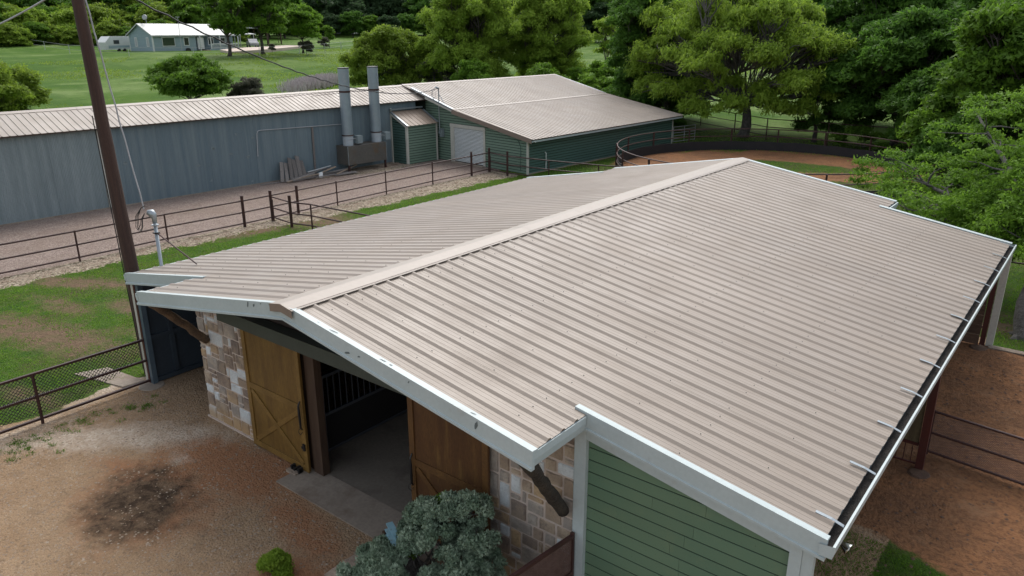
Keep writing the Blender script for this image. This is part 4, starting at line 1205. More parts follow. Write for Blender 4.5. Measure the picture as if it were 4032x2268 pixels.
# ------------------------------------------------------------------ pipe fences
def post(mb, x, y, h, r): mb.tube([(x, y, -.1), (x, y, h)], r, 10)
def pipe_fence(name, label, posts, rails, rr=.034, extra=None, m='rust'):
    t = thing(name, label, 'fence', (posts[0][0], posts[0][1], 0))
    for (x, y, h, r) in posts:
        mb = MB(); post(mb, x, y, h, r); P_(mb, 'post', MT[m], t)
    for z in rails:
        for i in range(len(posts)-1):
            a, b = posts[i], posts[i+1]
            P_(MB().tube([(a[0], a[1], z), (b[0], b[1], z)], rr, 8), 'rail', MT[m], t)
    return t
FA = [(-20.3, y, 1.2, .032) for y in (-40, -36.4, -32.7, -29, -25.3, -21.6, -17.9, -14.2, -10.5, -6.6, -2.6, 1.1)]
FA += [(-20.15, 4.89, 1.21, .034), (-20.15, 8.36, 1.2, .034), (-19.95, 11.80, 1.40, .065), (-19.98, 13.26, 1.40, .065), (-20.02, 14.72, 1.40, .065), (-20.15, 17.15, 1.24, .034), (-20.25, 20.5, 1.25, .034), (-20.32, 24.1, 1.27, .036), (-20.3, 27.4, 1.42, .065), (-20.35, 29.1, 1.46, .07)]
pipe_fence('pipe_fence', 'long rust brown three rail pipe fence between the gravel drive and the lawn', FA, (.17, .66, 1.17))
pipe_fence('pipe_fence', 'rust brown pipe fence between the green shed corner and the round pen', [(-20.25, 29.1, 1.0, .02), (-18.6, 28.7, 1.46, .065), (-15.7, 28.9, 1.18, .034), (-12.6, 29.3, 1.18, .034), (-9.0, 30.2, 1.18, .034)], (.17, .66, 1.17))
pipe_fence('pipe_fence', 'short rust brown pipe cross fence from the drive fence to the left barn eave', [(-19.85, 13.26, 1.0, .02), (-18.3, 13.08, 1.42, .065), (-17.2, 13.35, 1.12, .034), (-13.5, 13.5, 1.12, .034), (-8.1, 13.6, 1.12, .034)], (.17, .62, 1.12))
pipe_fence('pipe_fence', 'tall dark pipe fence behind the round pen under the trees', [(-24, 60.5, 1.7, .04), (-19.8, 57.7, 1.7, .04), (-15.6, 55.2, 1.75, .045), (-12.0, 52.8, 1.78, .045), (-7.3, 52.6, 1.72, .045), (-2.5, 52.4, 1.7, .045), (2.5, 52.2, 1.7, .045), (8, 52, 1.7, .045)], (.45, 1.1, 1.72), .03)
pipe_fence('pipe_fence', 'brown pipe fence beyond the far right corner of the barn beneath the leaning tree', [(-1.5, 24.6, 1.3, .04), (2.6, 24.8, 1.3, .04), (6.6, 25.0, 1.3, .04), (10.6, 25.2, 1.3, .04), (14.6, 25.4, 1.3, .04)], (.32, .8, 1.28), .032)
# chain link fence left of the yard
cf_ = thing('chain_link_fence', 'brown pipe fence with sagging dark chain link mesh at the left edge of the yard', 'fence', (-7.76, 1.2, 0))
ypost = [1.18, -1.19, -3.6, -6.0, -8.4]
for y in ypost[1:]:
    mb = MB(); post(mb, -7.78, y, 1.2, .034); P_(mb, 'post', MT['rust'], cf_)
for z in (.13, .66, 1.19):
    P_(MB().bar((-7.78, 1.25, z), (-7.78, -8.4, z), .06, .05), 'rail', MT['rust'], cf_)
ch = MB()
p = .085
yy0, yy1 = -8.4, 1.15
def zlow(y): return .20 if y < -.6 else .20+.55*max(0, (y+.6)/1.7)**1.3
n_ = int((yy1-yy0)/(p))
for i in range(-14, n_+1):
    for sgn in (1, -1):
        pts = []
        for j in range(0, 14):
            z = 1.17-j*p*.9
            y = yy0+i*p+(j*p*.9 if sgn > 0 else (13-j)*p*.9-0)
            if y < yy0 or y > yy1 or z < zlow(y): continue
            pts.append((-7.775+.004*((i+j) % 2), y, z))
        for a, b in zip(pts[:-1], pts[1:]):
            ch.bar(a, b, .010, .010)
o = P_(ch, 'chain_mesh', MT['chain'], cf_); o['kind'] = 'stuff'
# mesh fence right side corral
def mesh_panel(parent, a, b, z0, z1, pitch=.05, th=.006, m='mesh'):
    a, b = Vector(a), Vector(b); d = (b-a); Lm = d.length; d.normalize()
    mb = MB()
    nrow = int((z1-z0)/(pitch*.5))
    for sgn in (1, -1):
        for i in range(int((Lm+(z1-z0)*2)/pitch)):
            s_ = i*pitch-(z1-z0)*2*(1 if sgn > 0 else 0)
            # line: z from z0 to z1 while moving 2x along
            t0, t1 = s_, s_+(z1-z0)*2*sgn
            za, zb = z0, z1
            def clip(t0, t1, za, zb):
                if max(t0, t1) < 0 or min(t0, t1) > Lm: return None
                if t0 == t1: return None
                def at(t): return za+(zb-za)*(t-t0)/(t1-t0)
                T0, T1 = min(max(t0, 0), Lm), min(max(t1, 0), Lm)
                return T0, T1, at(T0), at(T1)
            c = clip(t0, t1, za, zb)
            if not c or abs(c[0]-c[1]) < .01: continue
            p0, p1 = a+d*c[0], a+d*c[1]
            nrm = Vector((-d.y, d.x, 0))*.002*sgn
            mb.bar((p0.x+nrm.x, p0.y+nrm.y, c[2]), (p1.x+nrm.x, p1.y+nrm.y, c[3]), th, th)
    o = P_(mb, 'wire_mesh', MT[m], parent); o['kind'] = 'stuff'
mf = thing('mesh_fence', 'rusty pipe fence with expanded metal mesh across the red dirt corral', 'fence', (7.9, 9.4, 0))
for x, y in ((7.80, 9.45), (11.0, 9.05), (14.2, 8.65)):
    mb = MB(); post(mb, x, y, 1.0 if x < 8 else 1.05, .03); P_(mb, 'post', MT['rust'], mf)
for z in (.08, .50, .97):
    P_(MB().tube([(7.80, 9.45, z), (14.2, 8.65, z)], .027, 8), 'rail', MT['rusttop'], mf)
mesh_panel(mf, (7.82, 9.44, 0), (13.5, 8.73, 0), .10, .95, .07, .006)
# mesh gate in front of right stone wall
mg = thing('mesh_gate', 'rusty mesh panel gate meeting the white corner trim of the barn front', 'gate', (4.7, 1.2, 0))
ga, gb = (4.66, 1.20), (4.36, -1.3)
for z in (.12, .80, 1.42): P_(MB().bar((ga[0], ga[1], z), (gb[0], gb[1], z), .05, .05), 'rail', MT['rusttop'], mg)
P_(MB().box(ga[0]-.03, ga[1]-.03, 0, ga[0]+.02, ga[1]+.02, 1.47), 'post', MT['rust'], mg)
mesh_panel(mg, (ga[0], ga[1], 0), (gb[0], gb[1], 0), .14, 1.40, .05, .008)
# round pen
rp_ = thing('round_pen', 'round pen of curved brown pipe rails with black rubber belting around red dirt', 'pen', (-6.8, 39.5, 0))
PC, PRR = (-6.8, 39.5), 9.2
def ring(z, r=PRR, n=96, a0=0.0, a1=2*math.pi): return [(PC[0]+r*math.cos(a0+(a1-a0)*k/n), PC[1]+r*math.sin(a0+(a1-a0)*k/n), z) for k in range(n+1)]
for z in (1.5, .98, .5):
    for q in range(6): P_(MB().tube(ring(z, PRR, 20, q*math.pi/3, (q+1)*math.pi/3), .034, 8), 'rail', MT['rusttop'], rp_)
for k in range(18):
    a = 2*math.pi*(k+.35)/18
    mb = MB(); post(mb, PC[0]+(PRR+.05)*math.cos(a), PC[1]+(PRR+.05)*math.sin(a), 1.5, .05 if k % 2 else .065); P_(mb, 'post', MT['rust'], rp_)
for q in range(12):
    mb = MB()
    n = 12
    for k in range(n+1):
        a = (q+k/n)*math.pi/6
        zt_ = .62+.015*math.sin(a*23)
        for (r, z) in ((PRR-.06, -.02), (PRR-.06, zt_), (PRR-.03, zt_), (PRR-.03, -.02)):
            mb.v.append((PC[0]+r*math.cos(a), PC[1]+r*math.sin(a), z))
    for k in range(n):
        for j in range(3): mb.f.append((k*4+j, k*4+j+1, k*4+j+5, k*4+j+4)); mb.m.append(0)
    P_(mb, 'rubber_belting', MT['belt'], rp_)
tg_ = thing('tube_gate', 'pale gray six bar tube gate beside the far corner of the green shed', 'gate', (-17.1, 47.1, 0))
ga, gb = (-17.1, 47.1), (-16.5, 49.6)
for z in (.15, .36, .58, .80, 1.02, 1.25): P_(MB().tube([(ga[0], ga[1], z), (gb[0], gb[1], z)], .022, 6), 'bar', MT['cablegray'], tg_)
for t in (0, .5, 1): P_(MB().tube([(ga[0]+(gb[0]-ga[0])*t, ga[1]+(gb[1]-ga[1])*t, .1), (ga[0]+(gb[0]-ga[0])*t, ga[1]+(gb[1]-ga[1])*t, 1.27)], .022, 6), 'upright', MT['cablegray'], tg_)

# ------------------------------------------------------------------ junk pile beside the gray shed
def lw_(x, y):                                   # shed local -> world
    c, s = math.cos(TH), math.sin(TH)
    return (G0[0]+c*x-s*y, G0[1]+s*x+c*y)
JG = 'scrap boards piled by the gray shed'
def scrap(name, label, pts, w, h, m='grayboard', cat='board'):
    a, b = pts
    t = thing(name, label, cat, (a[0], a[1], 0), 0, JG)
    P_(MB().bar(a, b, w, h), 'plank', MT[m], t)
def W3(x, y, z): q = lw_(x, y); return (q[0], q[1], z)
scrap('scrap_board', 'long dark board at the left end of the scrap pile by the shed wall', (W3(-9.3, -12.0, .03), W3(-9.0, -9.4, .05)), .12, .04)
scrap('scrap_board', 'gray board tilted over the scrap pile towards the drive', (W3(-8.9, -10.6, .04), W3(-9.3, -7.6, .42)), .13, .045)
scrap('scrap_board', 'thick weathered beam lying across the front of the scrap pile', (W3(-8.7, -10.3, .08), W3(-9.0, -8.6, .26)), .12, .11)
scrap('scrap_board', 'pale white edged board on top of the scrap pile', (W3(-9.2, -8.9, .36), W3(-9.3, -7.2, .50)), .10, .03, 'housewhite')
scrap('scrap_board', 'short log like post at the right of the scrap pile', (W3(-8.8, -8.7, .12), W3(-8.9, -7.3, .14)), .13, .13)
scrap('scrap_board', 'thin board sticking out behind the scrap pile', (W3(-9.4, -9.8, .2), W3(-9.5, -7.0, .34)), .08, .04)
scrap('scrap_board', 'dark lower board beneath the scrap pile', (W3(-8.8, -9.3, .05), W3(-8.8, -7.6, .06)), .14, .05)
t = thing('square_tile', 'small white square panel leaning on the scrap pile', 'panel', W3(-8.55, -8.4, 0), 0)
P_(MB().add([W3(-8.62, -8.55, .02), W3(-8.62, -8.28, .05), W3(-8.75, -8.22, .33), W3(-8.75, -8.5, .30), W3(-8.60, -8.55, .015), W3(-8.60, -8.28, .045), W3(-8.73, -8.22, .325), W3(-8.73, -8.5, .295)], [(0, 1, 2, 3), (7, 6, 5, 4), (0, 4, 5, 1), (1, 5, 6, 2), (2, 6, 7, 3), (3, 7, 4, 0)]), 'tile', MT['housewhite'], t)
t = thing('leaning_sheets', 'warped weathered plank panel leaning against the gray shed wall', 'panel', W3(-9.3, -10, 0), 0)
for k in range(6):
    y0 = -10.75+k*.26
    mb = MB(); n = 2; hgt_ = (1.05, .98, 1.25, 1.12, 1.3, 1.0)[k]
    for side_ in (0, 1):
        for i in range(n+1):
            u = i/n
            for j in range(5):
                v = j/4
                mb.v.append(W3(-9.0-.55*v+.02*math.sin(u*5+k)-.03*side_, y0+.245*u+.16*(1-v)*(k-2.5)*.35+.25*v, .06+hgt_*v*(1-.06*u)))
    m5 = (n+1)*5
    for i in range(n):
        for j in range(4):
            a_ = i*5+j
            mb.f.append((a_, a_+5, a_+6, a_+1)); mb.m.append(0)
            mb.f.append((m5+a_, m5+a_+1, m5+a_+6, m5+a_+5)); mb.m.append(0)
    P_(mb, 'plank', MT['grayboard'], t)
rsj = random.Random(77)
jl = ['long thin', 'short split', 'pale bleached', 'dark rotten', 'bent', 'thick', 'narrow', 'broken', 'knotty', 'flat']
for k in range(10):
    ya = -10.8+k*.36+rsj.uniform(-.2, .2); xa = -8.45-rsj.random()*.6
    L2 = rsj.uniform(.9, 1.9); an = rsj.uniform(-.45, .45)
    scrap('scrap_board', jl[k]+' board in the middle layer of the scrap pile by the shed', (W3(xa, ya, .08+.03*(k % 4)), W3(xa-L2*math.sin(an)*.5, ya+L2*math.cos(an), .12+.35*rsj.random()*(k % 3 == 0)+.04*(k % 4))), rsj.uniform(.09, .16), rsj.uniform(.03, .07), 'grayboard' if k % 3 else 'limestone')
t = thing('flat_boards', 'stack of flat gray boards lying on the rocks beside the plenum box', 'boards', W3(-8.6, -6.9, 0), 0)
for k in range(4):
    P_(MB().bar(W3(-8.4-.26*k, -7.6+.1*k, .06+.02*k), W3(-8.2-.26*k, -6.1-.05*k, .10+.012*k), .24, .025), 'plank', MT['grayboard'], t)

# ------------------------------------------------------------------ planter edge, shrubs and small things near the front
pl = thing('planter_edge', 'low edge of tan limestone blocks round the sage shrubs near the barn doors', 'planter', (1.3, .2, 0))
rs = random.Random(5)
yy = .62
x = 1.30
k = 0
while yy > -2.2:
    ln = rs.uniform(.30, .55)
    for lay in range(2):
        mb = MB()
        j = lambda: rs.uniform(-.015, .015)
        x0, x1_, z0, z1_ = x+.02*lay+j(), x+.22+j(), lay*.13, lay*.13+.125
        mb.box(x0, yy-ln+.008, z0, x1_, yy-.004, z1_)
        mb.v = [(a+j(), b+j()*.4, c+j()*.5) for a, b, c in mb.v]
        P_(mb, 'stone', MT['limestone'], pl)
    x += .02*ln
    yy -= ln
soil = P_(MB().add([(1.45, .60, .16), (4.3, .60, .10), (4.1, -2.4, .10), (1.6, -2.4, .16), (1.45, .60, 0), (4.3, .6, 0), (4.1, -2.4, 0), (1.6, -2.4, 0)], [(0, 3, 2, 1), (0, 4, 7, 3), (0, 1, 5, 4)]), 'soil', MT['bark'], pl)
bs_ = thing('boot_scraper', 'small black iron boot scraper on a stone beside the foot of the left barn door', 'boot scraper', (-1.75, 1.08, 0))
P_(MB().box(-1.86, 1.06, .05, -1.60, 1.10, .10).box(-1.86, 1.03, 0, -1.82, 1.13, .14).box(-1.64, 1.03, 0, -1.60, 1.13, .14).box(-1.74, 1.0, .08, -1.70, 1.16, .12), 'scraper', MT['black'], bs_)
P_(MB().box(-1.92, .96, -.02, -1.62, 1.12, .05), 'stone', MT['limestone'], bs_)
bb_ = thing('blue_board', 'pale blue weathered painted boards showing through the sage shrub', 'boards', (1.75, .45, 0))
for k in range(3):
    P_(MB().bar((1.55+.10*k, .52-.12*k, .62), (2.1+.08*k, .25-.12*k, .66), .11, .025), 'plank', MT['blueboard'], bb_)
P_(MB().box(1.62, .30, 0, 1.68, .36, .62).box(2.0, .10, 0, 2.06, .16, .62), 'leg', MT['darkwood'], bb_)
kb = thing('concrete_kerb', 'narrow concrete strip on the grass beyond the far right corner of the barn', 'kerb', (8.0, 16.6, 0))
P_(MB().box(7.95, 16.42, -.05, 9.6, 16.66, .05).box(9.62, 16.38, -.05, 12.0, 16.62, .045).box(12.02, 16.33, -.05, 15, 16.57, .05), 'slab', MT['concrete'], kb)
pv = thing('stone_slab', 'pale flat stone slab in the lawn behind the chain link fence', 'slab', (-8.6, .8, 0))
P_(MB().add([(-9.9, .35, .02), (-8.15, .75, .03), (-8.1, 1.25, .03), (-9.6, 1.05, .03), (-9.9, .35, -.05), (-8.15, .75, -.05), (-8.1, 1.25, -.05), (-9.6, 1.05, -.05)], [(0, 1, 2, 3), (0, 4, 5, 1), (1, 5, 6, 2), (2, 6, 7, 3), (3, 7, 4, 0)]), 'slab', MT['concrete'], pv)

# ------------------------------------------------------------------ foliage
def quads_mesh(name, V, tint, m, k=4):
    n = len(V)//k
    me = bpy.data.meshes.new(name)
    me.vertices.add(n*k); me.vertices.foreach_set('co', V.astype(np.float32).ravel())
    me.loops.add(n*k); me.loops.foreach_set('vertex_index', np.arange(n*k, dtype=np.int32))
    me.polygons.add(n); me.polygons.foreach_set('loop_start', (np.arange(n)*k).astype(np.int32))
    at = me.attributes.new('tint', 'FLOAT', 'FACE')
    at.data.foreach_set('value', tint.astype(np.float32))
    me.materials.append(m)
    me.update()
    return me
def unit(r, n):
    v = r.normal(size=(n, 3)); return v/np.linalg.norm(v, axis=1, keepdims=True)
def leaf_quads(r, cen, rad, per, size, elong=1.7, droop=0.0, upbias=.6, shell=.45, wind=(0, 0, 0)):
    k = len(cen)
    C = np.repeat(cen, per, 0); Rr = np.repeat(rad, per, 0)
    d = unit(r, len(C)); d[:, 2] = np.where(d[:, 2] < -.35, -d[:, 2]*.6, d[:, 2])
    u = shell+(1-shell)*r.random((len(C), 1))
    pos = C+d*Rr*u
    a = unit(r, len(C))*.8+d*.6+np.array(wind)
    a[:, 2] -= droop
    a /= np.linalg.norm(a, axis=1, keepdims=True)
    nrm = d*.7+unit(r, len(C))*.7; nrm[:, 2] += upbias
    b = np.cross(nrm, a); b /= (np.linalg.norm(b, axis=1, keepdims=True)+1e-9)
    s = size*(.6+.8*r.random((len(C), 1)))
    a = a*s*elong*.5; b = b*s*.5
    V = np.stack([pos-a*.9+b, pos+a*1.1, pos-a*.9-b], 1).reshape(-1, 3)
    ct = np.repeat(r.random(k), per)
    tint = np.clip(.55*ct+.45*r.random(len(C)), 0, 1)
    return V, tint
def limb_path(a, b, r, n=6, bow=.12):
    a, b = np.array(a, float), np.array(b, float)
    L_ = np.linalg.norm(b-a)
    off = r.normal(size=3)*bow*L_; off[2] = abs(off[2])*.6
    return [tuple(a+(b-a)*t+off*math.sin(math.pi*t)*.8+r.normal(size=3)*L_*.012) for t in np.linspace(0, 1, n)]
def tree(name, label, cat, loc, crown, mat_, seed, trunk=(.25, 1.8), clump=.75, per=70, leaf=.12, nc=10, lobes=None, droop=0.0, elong=1.7,
         bark='bark', group=None, rz=0.0, stems=1, wind=(0, 0, 0), lean=(0, 0), shell=.45, twigs=True, upbias=.6):
    """crown=(w,d,z0,z1) in metres around the trunk foot; lobes=list of (x,y,z,r)"""
    r = np.random.default_rng(seed)
    t = thing(name, label, cat, loc, rz, group)
    w, dd, z0, z1 = crown
    if lobes is None:
        lobes = []
        zs = (np.arange(nc)+r.random(nc))/nc
        for i in range(nc):
            a = 2.4*i+r.random()*.9
            zf = zs[i]
            prof = math.sqrt(max(.12, 1-((zf-.42)/.68)**2))
            rl = .5*min(w, dd)*(.30+.16*r.random())*(.75+.25*prof)
            q = prof*(.35+.65*math.sqrt(r.random()))
            rl = min(rl, .45*(z1-z0))
            lobes.append((math.cos(a)*q*(w/2-rl*.55), math.sin(a)*q*(dd/2-rl*.55), z0+rl*.7+(z1-z0-1.5*rl)*zf, rl))
        lobes.append((0, 0, z1-.22*(z1-z0), .26*min(w, dd)))
    tr, th = trunk
    mb = MB()
    fork = np.array([lean[0], lean[1], th])
    for s in range(stems):
        ox = (r.normal(size=2)*.18 if stems > 1 else np.zeros(2))
        pth = limb_path((ox[0], ox[1], -.15), fork+np.array([ox[0]*3, ox[1]*3, 0]), r, 6, .05)
        mb.tube(pth, [tr*(1.35 if i == 0 else 1.0-.45*i/6)/(stems**.5) for i in range(6)], 9)
    cen, rad = [], []
    for (lx, ly, lz, lr) in lobes:
        tip = np.array([lx, ly, lz])
        p = limb_path(fork, tip, r, 7)
        lk = min(.5, 1.9/math.sqrt(len(lobes)*2.2))
        mb.tube(p, [tr*lk*(1-.78*i/6) for i in range(7)], 6, cap=False)
        m_ = max(4, int(7*(lr/clump)**2))
        for c in range(m_):
            v = unit(r, 1)[0]
            if v[2] < -.3: v[2] *= -.5
            cp = tip+v*lr*np.array([1, 1, .8])*(.55+.45*r.random())
            cr = clump*(.55+.6*r.random())
            cen.append(cp); rad.append((cr, cr, cr*(.72+droop*.6)))
            if twigs and c % 2 == 0:
                mb.tube(limb_path(p[3+int(r.integers(0, 3))], cp, r, 4, .15), [tr*.16, tr*.12, tr*.09, tr*.04], 4, cap=False)
    mb.build('trunk', MT[bark], t, smooth=True)
    V, tint = leaf_quads(r, np.array(cen), np.array(rad), per, leaf, elong, droop, upbias, shell, wind)
    me = quads_mesh('crown', V, tint, LF[mat_], 3)
    link_mesh('crown', me, t)
    return t
def bz(x, y): return float(hgt(x, y))-.05
TW = (-.45, .1, 0)
# trees behind the sheds
def T_(name, label, x, y, crown, mat_, seed, **kw): return tree(name, label, kw.pop('cat', 'tree'), (x, y, bz(x, y)), crown, mat_, seed, **kw)
T_('bush', 'round green bush beyond the gray shed at the left edge', -57.5, 15.2, (8.5, 7, .0, 6.0), 'olive', 11, cat='bush', trunk=(.12, .8), clump=.8, per=140, leaf=.14, nc=20, stems=3)
T_('spreading_bush', 'wide green spreading bush standing above the gray shed roof below the blue house', -62.9, 34.1, (10.2, 6.5, 1.0, 5.3), 'mid', 12, cat='bush', trunk=(.16, 1.2), clump=.85, per=150, leaf=.16, nc=22, stems=3, wind=TW)
T_('bush', 'gray flowering bush beside the wide green bush above the gray shed roof', -59.4, 38.3, (4.4, 3.6, .3, 3.3), 'gray', 13, cat='bush', trunk=(.08, .6), clump=.5, per=130, leaf=.11, nc=9, stems=3)
T_('round_tree', 'broad olive green tree behind the two exhaust stacks', -55.0, 53.4, (9.6, 8.5, .0, 8.0), 'olive', 14, trunk=(.2, 1.3), clump=.85, per=150, leaf=.14, nc=24, stems=3, droop=.3)
T_('bush', 'grayish bare branched bush right of the tree behind the exhaust stacks', -50.4, 55.6, (5.6, 5, .0, 5.0), 'gray', 15, cat='bush', trunk=(.1, .8), clump=.7, per=60, leaf=.10, nc=8, stems=4, bark='barkpale')
T_('willow_tree', 'feathery lime green tree with swept branches left of centre behind the green shed roof', -46.7, 57.3, (12, 10, .8, 12.4), 'lime', 16, trunk=(.24, 2.4), clump=.82, per=190, leaf=.095, nc=30, stems=3, droop=.7, elong=3.0, wind=TW, shell=.2)
T_('willow_tree', 'feathery many stemmed tree right of the swept lime tree behind the green shed roof', -42.1, 64.8, (11.5, 10, .6, 12.4), 'lime', 17, trunk=(.22, 2.6), clump=.82, per=160, leaf=.095, nc=30, stems=4, droop=.7, elong=3.0, wind=TW, shell=.2)
T_('small_tree', 'small bright green tree before the swept lime tree above the green shed ridge', -41.8, 52.5, (5.4, 4.6, .0, 5.4), 'bright', 18, trunk=(.1, 1), clump=.65, per=110, leaf=.14, nc=8, stems=2)
T_('small_tree', 'low bright green tree behind the right end of the green shed ridge', -36.2, 56.2, (6.4, 5, .0, 4.8), 'bright', 19, trunk=(.1, 1), clump=.65, per=110, leaf=.14, nc=8, stems=3)
T_('round_tree', 'rounded yellow green tree farther back in the pasture between the willows and the dark tree', -48.0, 87.3, (5.6, 5, 2.6, 8.6), 'lime', 20, trunk=(.15, 2), clump=.8, per=110, leaf=.16, nc=9)
T_('dark_tree', 'tall dark green tree behind the far corner of the green shed', -24.0, 54.5, (8, 7.5, .2, 12.4), 'dark', 21, trunk=(.26, 2.2), clump=.85, per=150, leaf=.16, nc=26)
T_('dark_bush', 'low dark undergrowth beneath the big tree beside the far end of the green shed', -20.5, 52.5, (5.2, 3.6, .0, 3.6), 'dark', 22, cat='bush', trunk=(.1, .5), clump=.7, per=130, leaf=.14, nc=9, stems=3)
T_('dark_bush', 'low dark bush behind the far right corner of the green shed roof', -25.5, 51.0, (5.2, 3, .0, 3.4), 'dark', 23, cat='bush', trunk=(.1, .5), clump=.7, per=120, leaf=.14, nc=8, stems=3)
T_('bush', 'light green scrub behind the far end of the green shed ridge', -30.5, 56.0, (9, 5, .0, 3.9), 'bright', 24, cat='bush', trunk=(.08, .5), clump=.6, per=110, leaf=.13, nc=9, stems=4)
# the big feathery tree over the pen
lob = []
rr2 = np.random.default_rng(77)
for i in range(40):
    a = i*2.4; q = math.sqrt((i+.5)/40)
    lob.append((-1.2+math.cos(a)*q*8.0, math.sin(a)*q*6.0, 4.2+7.2*math.sqrt(max(0, 1-q*q*.92))*rr2.uniform(.55, 1)+rr2.uniform(-.6, .5)-1.0*(q > .8), 1.65))
for i in range(16):
    a = i*2*math.pi/16+.3
    lob.append((-1.2+math.cos(a)*7.2, math.sin(a)*5.4, 3.0+rr2.uniform(-.7, .8), 1.35))
for i in range(9):
    a = i*2*math.pi/9
    lob.append((-1.0+math.cos(a)*4.2, math.sin(a)*3.6, 3.7+rr2.uniform(-.5, .6), 1.2))
tree('big_tree', 'very large lime green feathery tree with gray forked trunk behind the round pen', 'tree', (-14.2, 53.6, -.05), (14, 12, 3, 11), 'lime', 30, trunk=(.46, 2.6), clump=.80, per=112, leaf=.09, lobes=lob, droop=.9, elong=3.2, shell=.0, wind=(-.25, 0, 0), bark='barkpale')
T_('dark_bush', 'dark vine covered shrub under the right side of the big feathery tree behind the pen', -8.7, 54.0, (3.6, 3.4, .2, 4.6), 'dark', 31, cat='bush', trunk=(.2, 1.4), clump=.7, per=170, leaf=.14, nc=9)
# dark trees at the right
T_('broad_tree', 'broad dark green tree right of the big feathery tree behind the pen', -3.2, 55.0, (10.5, 9, .4, 9.6), 'dark', 32, trunk=(.32, 2.4), clump=.95, per=210, leaf=.19, nc=30)
T_('broad_tree', 'tallest dark green tree filling the upper right corner', 5.2, 53.0, (12, 10, .6, 13.5), 'dark', 33, trunk=(.4, 2.6), clump=1.1, per=230, leaf=.21, nc=34)
T_('broad_tree', 'dark green tree at the right edge in front of the tallest one', 5.6, 43.0, (10.5, 9, .4, 10.2), 'mid', 34, trunk=(.34, 2.2), clump=1.0, per=200, leaf=.18, nc=28)
T_('broad_tree', 'dense dark tree hidden low between the pen and the upper right trees', .8, 49.5, (9, 7, .0, 6.2), 'dark', 35, trunk=(.26, 1.4), clump=.9, per=190, leaf=.18, nc=20)
T_('dark_tree', 'dark tree behind the broad trees on the far right', -8, 66, (12, 10, .4, 12.5), 'dark', 36, trunk=(.3, 2.5), clump=1.0, per=150, leaf=.2, nc=22)
T_('bush', 'low leafy scrub along the dark pipe fence behind the round pen', -4.5, 51.6, (6, 1.8, .0, 1.8), 'mid', 37, cat='bush', trunk=(.05, .4), clump=.5, per=110, leaf=.12, nc=8, stems=3)
T_('broad_tree', 'dark tree between the big feathery tree and the upper right trees, farther back', 4, 70, (13, 11, .5, 13), 'mid', 38, trunk=(.3, 2.5), clump=1.1, per=110, leaf=.22, nc=22)
T_('broad_tree', 'dark green tree beyond the right frame edge behind the corral', 13.5, 46.0, (11, 10, .4, 11.5), 'dark', 39, trunk=(.3, 2.2), clump=1.1, per=110, leaf=.2, nc=22)
T_('dark_bush', 'dark thicket at the foot of the right hand trees behind the leaning tree', 4.0, 40.5, (9, 5, .0, 4.0), 'dark', 43, cat='bush', trunk=(.1, .5), clump=.8, per=120, leaf=.16, nc=14, stems=4)
T_('dark_tree', 'dark tree wedged between the green shed corner and the big feathery tree', -24.5, 61.0, (9, 8, .2, 11), 'dark', 44, trunk=(.2, 2), clump=1.0, per=110, leaf=.18, nc=20)
T_('bush', 'tangled light green scrub left of the dark tree by the shed end', -33.0, 61.5, (9, 5, .0, 5), 'bright', 45, cat='bush', trunk=(.08, .5), clump=.7, per=100, leaf=.15, nc=12, stems=4)
# the leaning tree right of the barn
lt_ = thing('leaning_tree', 'low spreading bright green tree with crooked gray trunk beside the far barn corner', 'tree', (8.55, 17.95, -.05))
r = np.random.default_rng(41)
mb = MB()
tp = [(.12, -.1, -.1), (.05, .0, .12), (-.08, .15, .5), (-.12, .3, .95), (-.05, .7, 1.4), (-.25, 1.5, 2.0), (-.5, 2.4, 2.5)]
mb.tube(tp, [.30, .235, .19, .18, .17, .15, .14], 12)
for a_ in (0, 1.3, 2.6, 4.2): mb.tube([(0, 0, .12), (.28*math.cos(a_), .28*math.sin(a_), .02), (.5*math.cos(a_), .5*math.sin(a_), -.05)], [.14, .09, .04], 7)
forkp = tp[-1]
limbs = [
    [forkp, (-1.3, 3.6, 2.7), (-2.4, 4.6, 2.7), (-3.8, 5.6, 3.0), (-5.0, 6.4, 3.4)],
    [forkp, (-.7, 4.0, 3.2), (-1.6, 5.6, 3.9), (-2.6, 7.2, 4.8), (-3.2, 8.4, 5.4)],
    [tp[-2], (.3, 3.0, 2.9), (.6, 4.6, 3.6), (.4, 6.2, 4.4), (.2, 7.6, 4.9)],
    [tp[-2], (.9, 2.3, 2.6), (1.8, 3.4, 3.3), (2.6, 4.6, 3.8)],
    [forkp, (-1.0, 2.9, 2.4), (-1.9, 3.1, 2.3), (-3.0, 3.4, 2.4), (-4.0, 3.9, 2.7)],
    [forkp, (-.2, 3.8, 3.4), (-.9, 5.0, 4.5), (-1.2, 6.4, 5.2)],
    [forkp, (-1.8, 4.4, 2.3), (-3.4, 6.4, 2.2), (-5.4, 8.0, 2.5)],
    [forkp, (-1.2, 2.6, 2.1), (-2.2, 2.8, 1.9), (-2.9, 2.6, 1.9)],
]
cen, rad = [], []
for L_ in limbs:
    n = len(L_)
    mb.tube(L_, [.13*(1-.72*i/(n-1)) for i in range(n)], 8, cap=False)
    for q in range(24):
        i = int(r.integers(1, n)); t = r.random()
        p0 = np.array(L_[i-1])*(1-t)+np.array(L_[i])*t
        dv = unit(r, 1)[0]*np.array([1.6, 1.6, .9]); dv[2] += .35
        e_ = p0+dv*(.5+.7*r.random())
        mb.tube(limb_path(p0, e_, r, 5, .2), [.035, .028, .02, .014, .007], 5, cap=False)
        for w_ in range(3):
            cen.append(e_+r.normal(size=3)*.22); c_ = .26+.24*r.random(); rad.append((c_*1.25, c_*1.25, c_*.7))
mb.build('trunk', MT['barkpale'], lt_, smooth=True)
V, tint = leaf_quads(r, np.array(cen), np.array(rad), 100, .068, 1.8, .1, .7, .15)
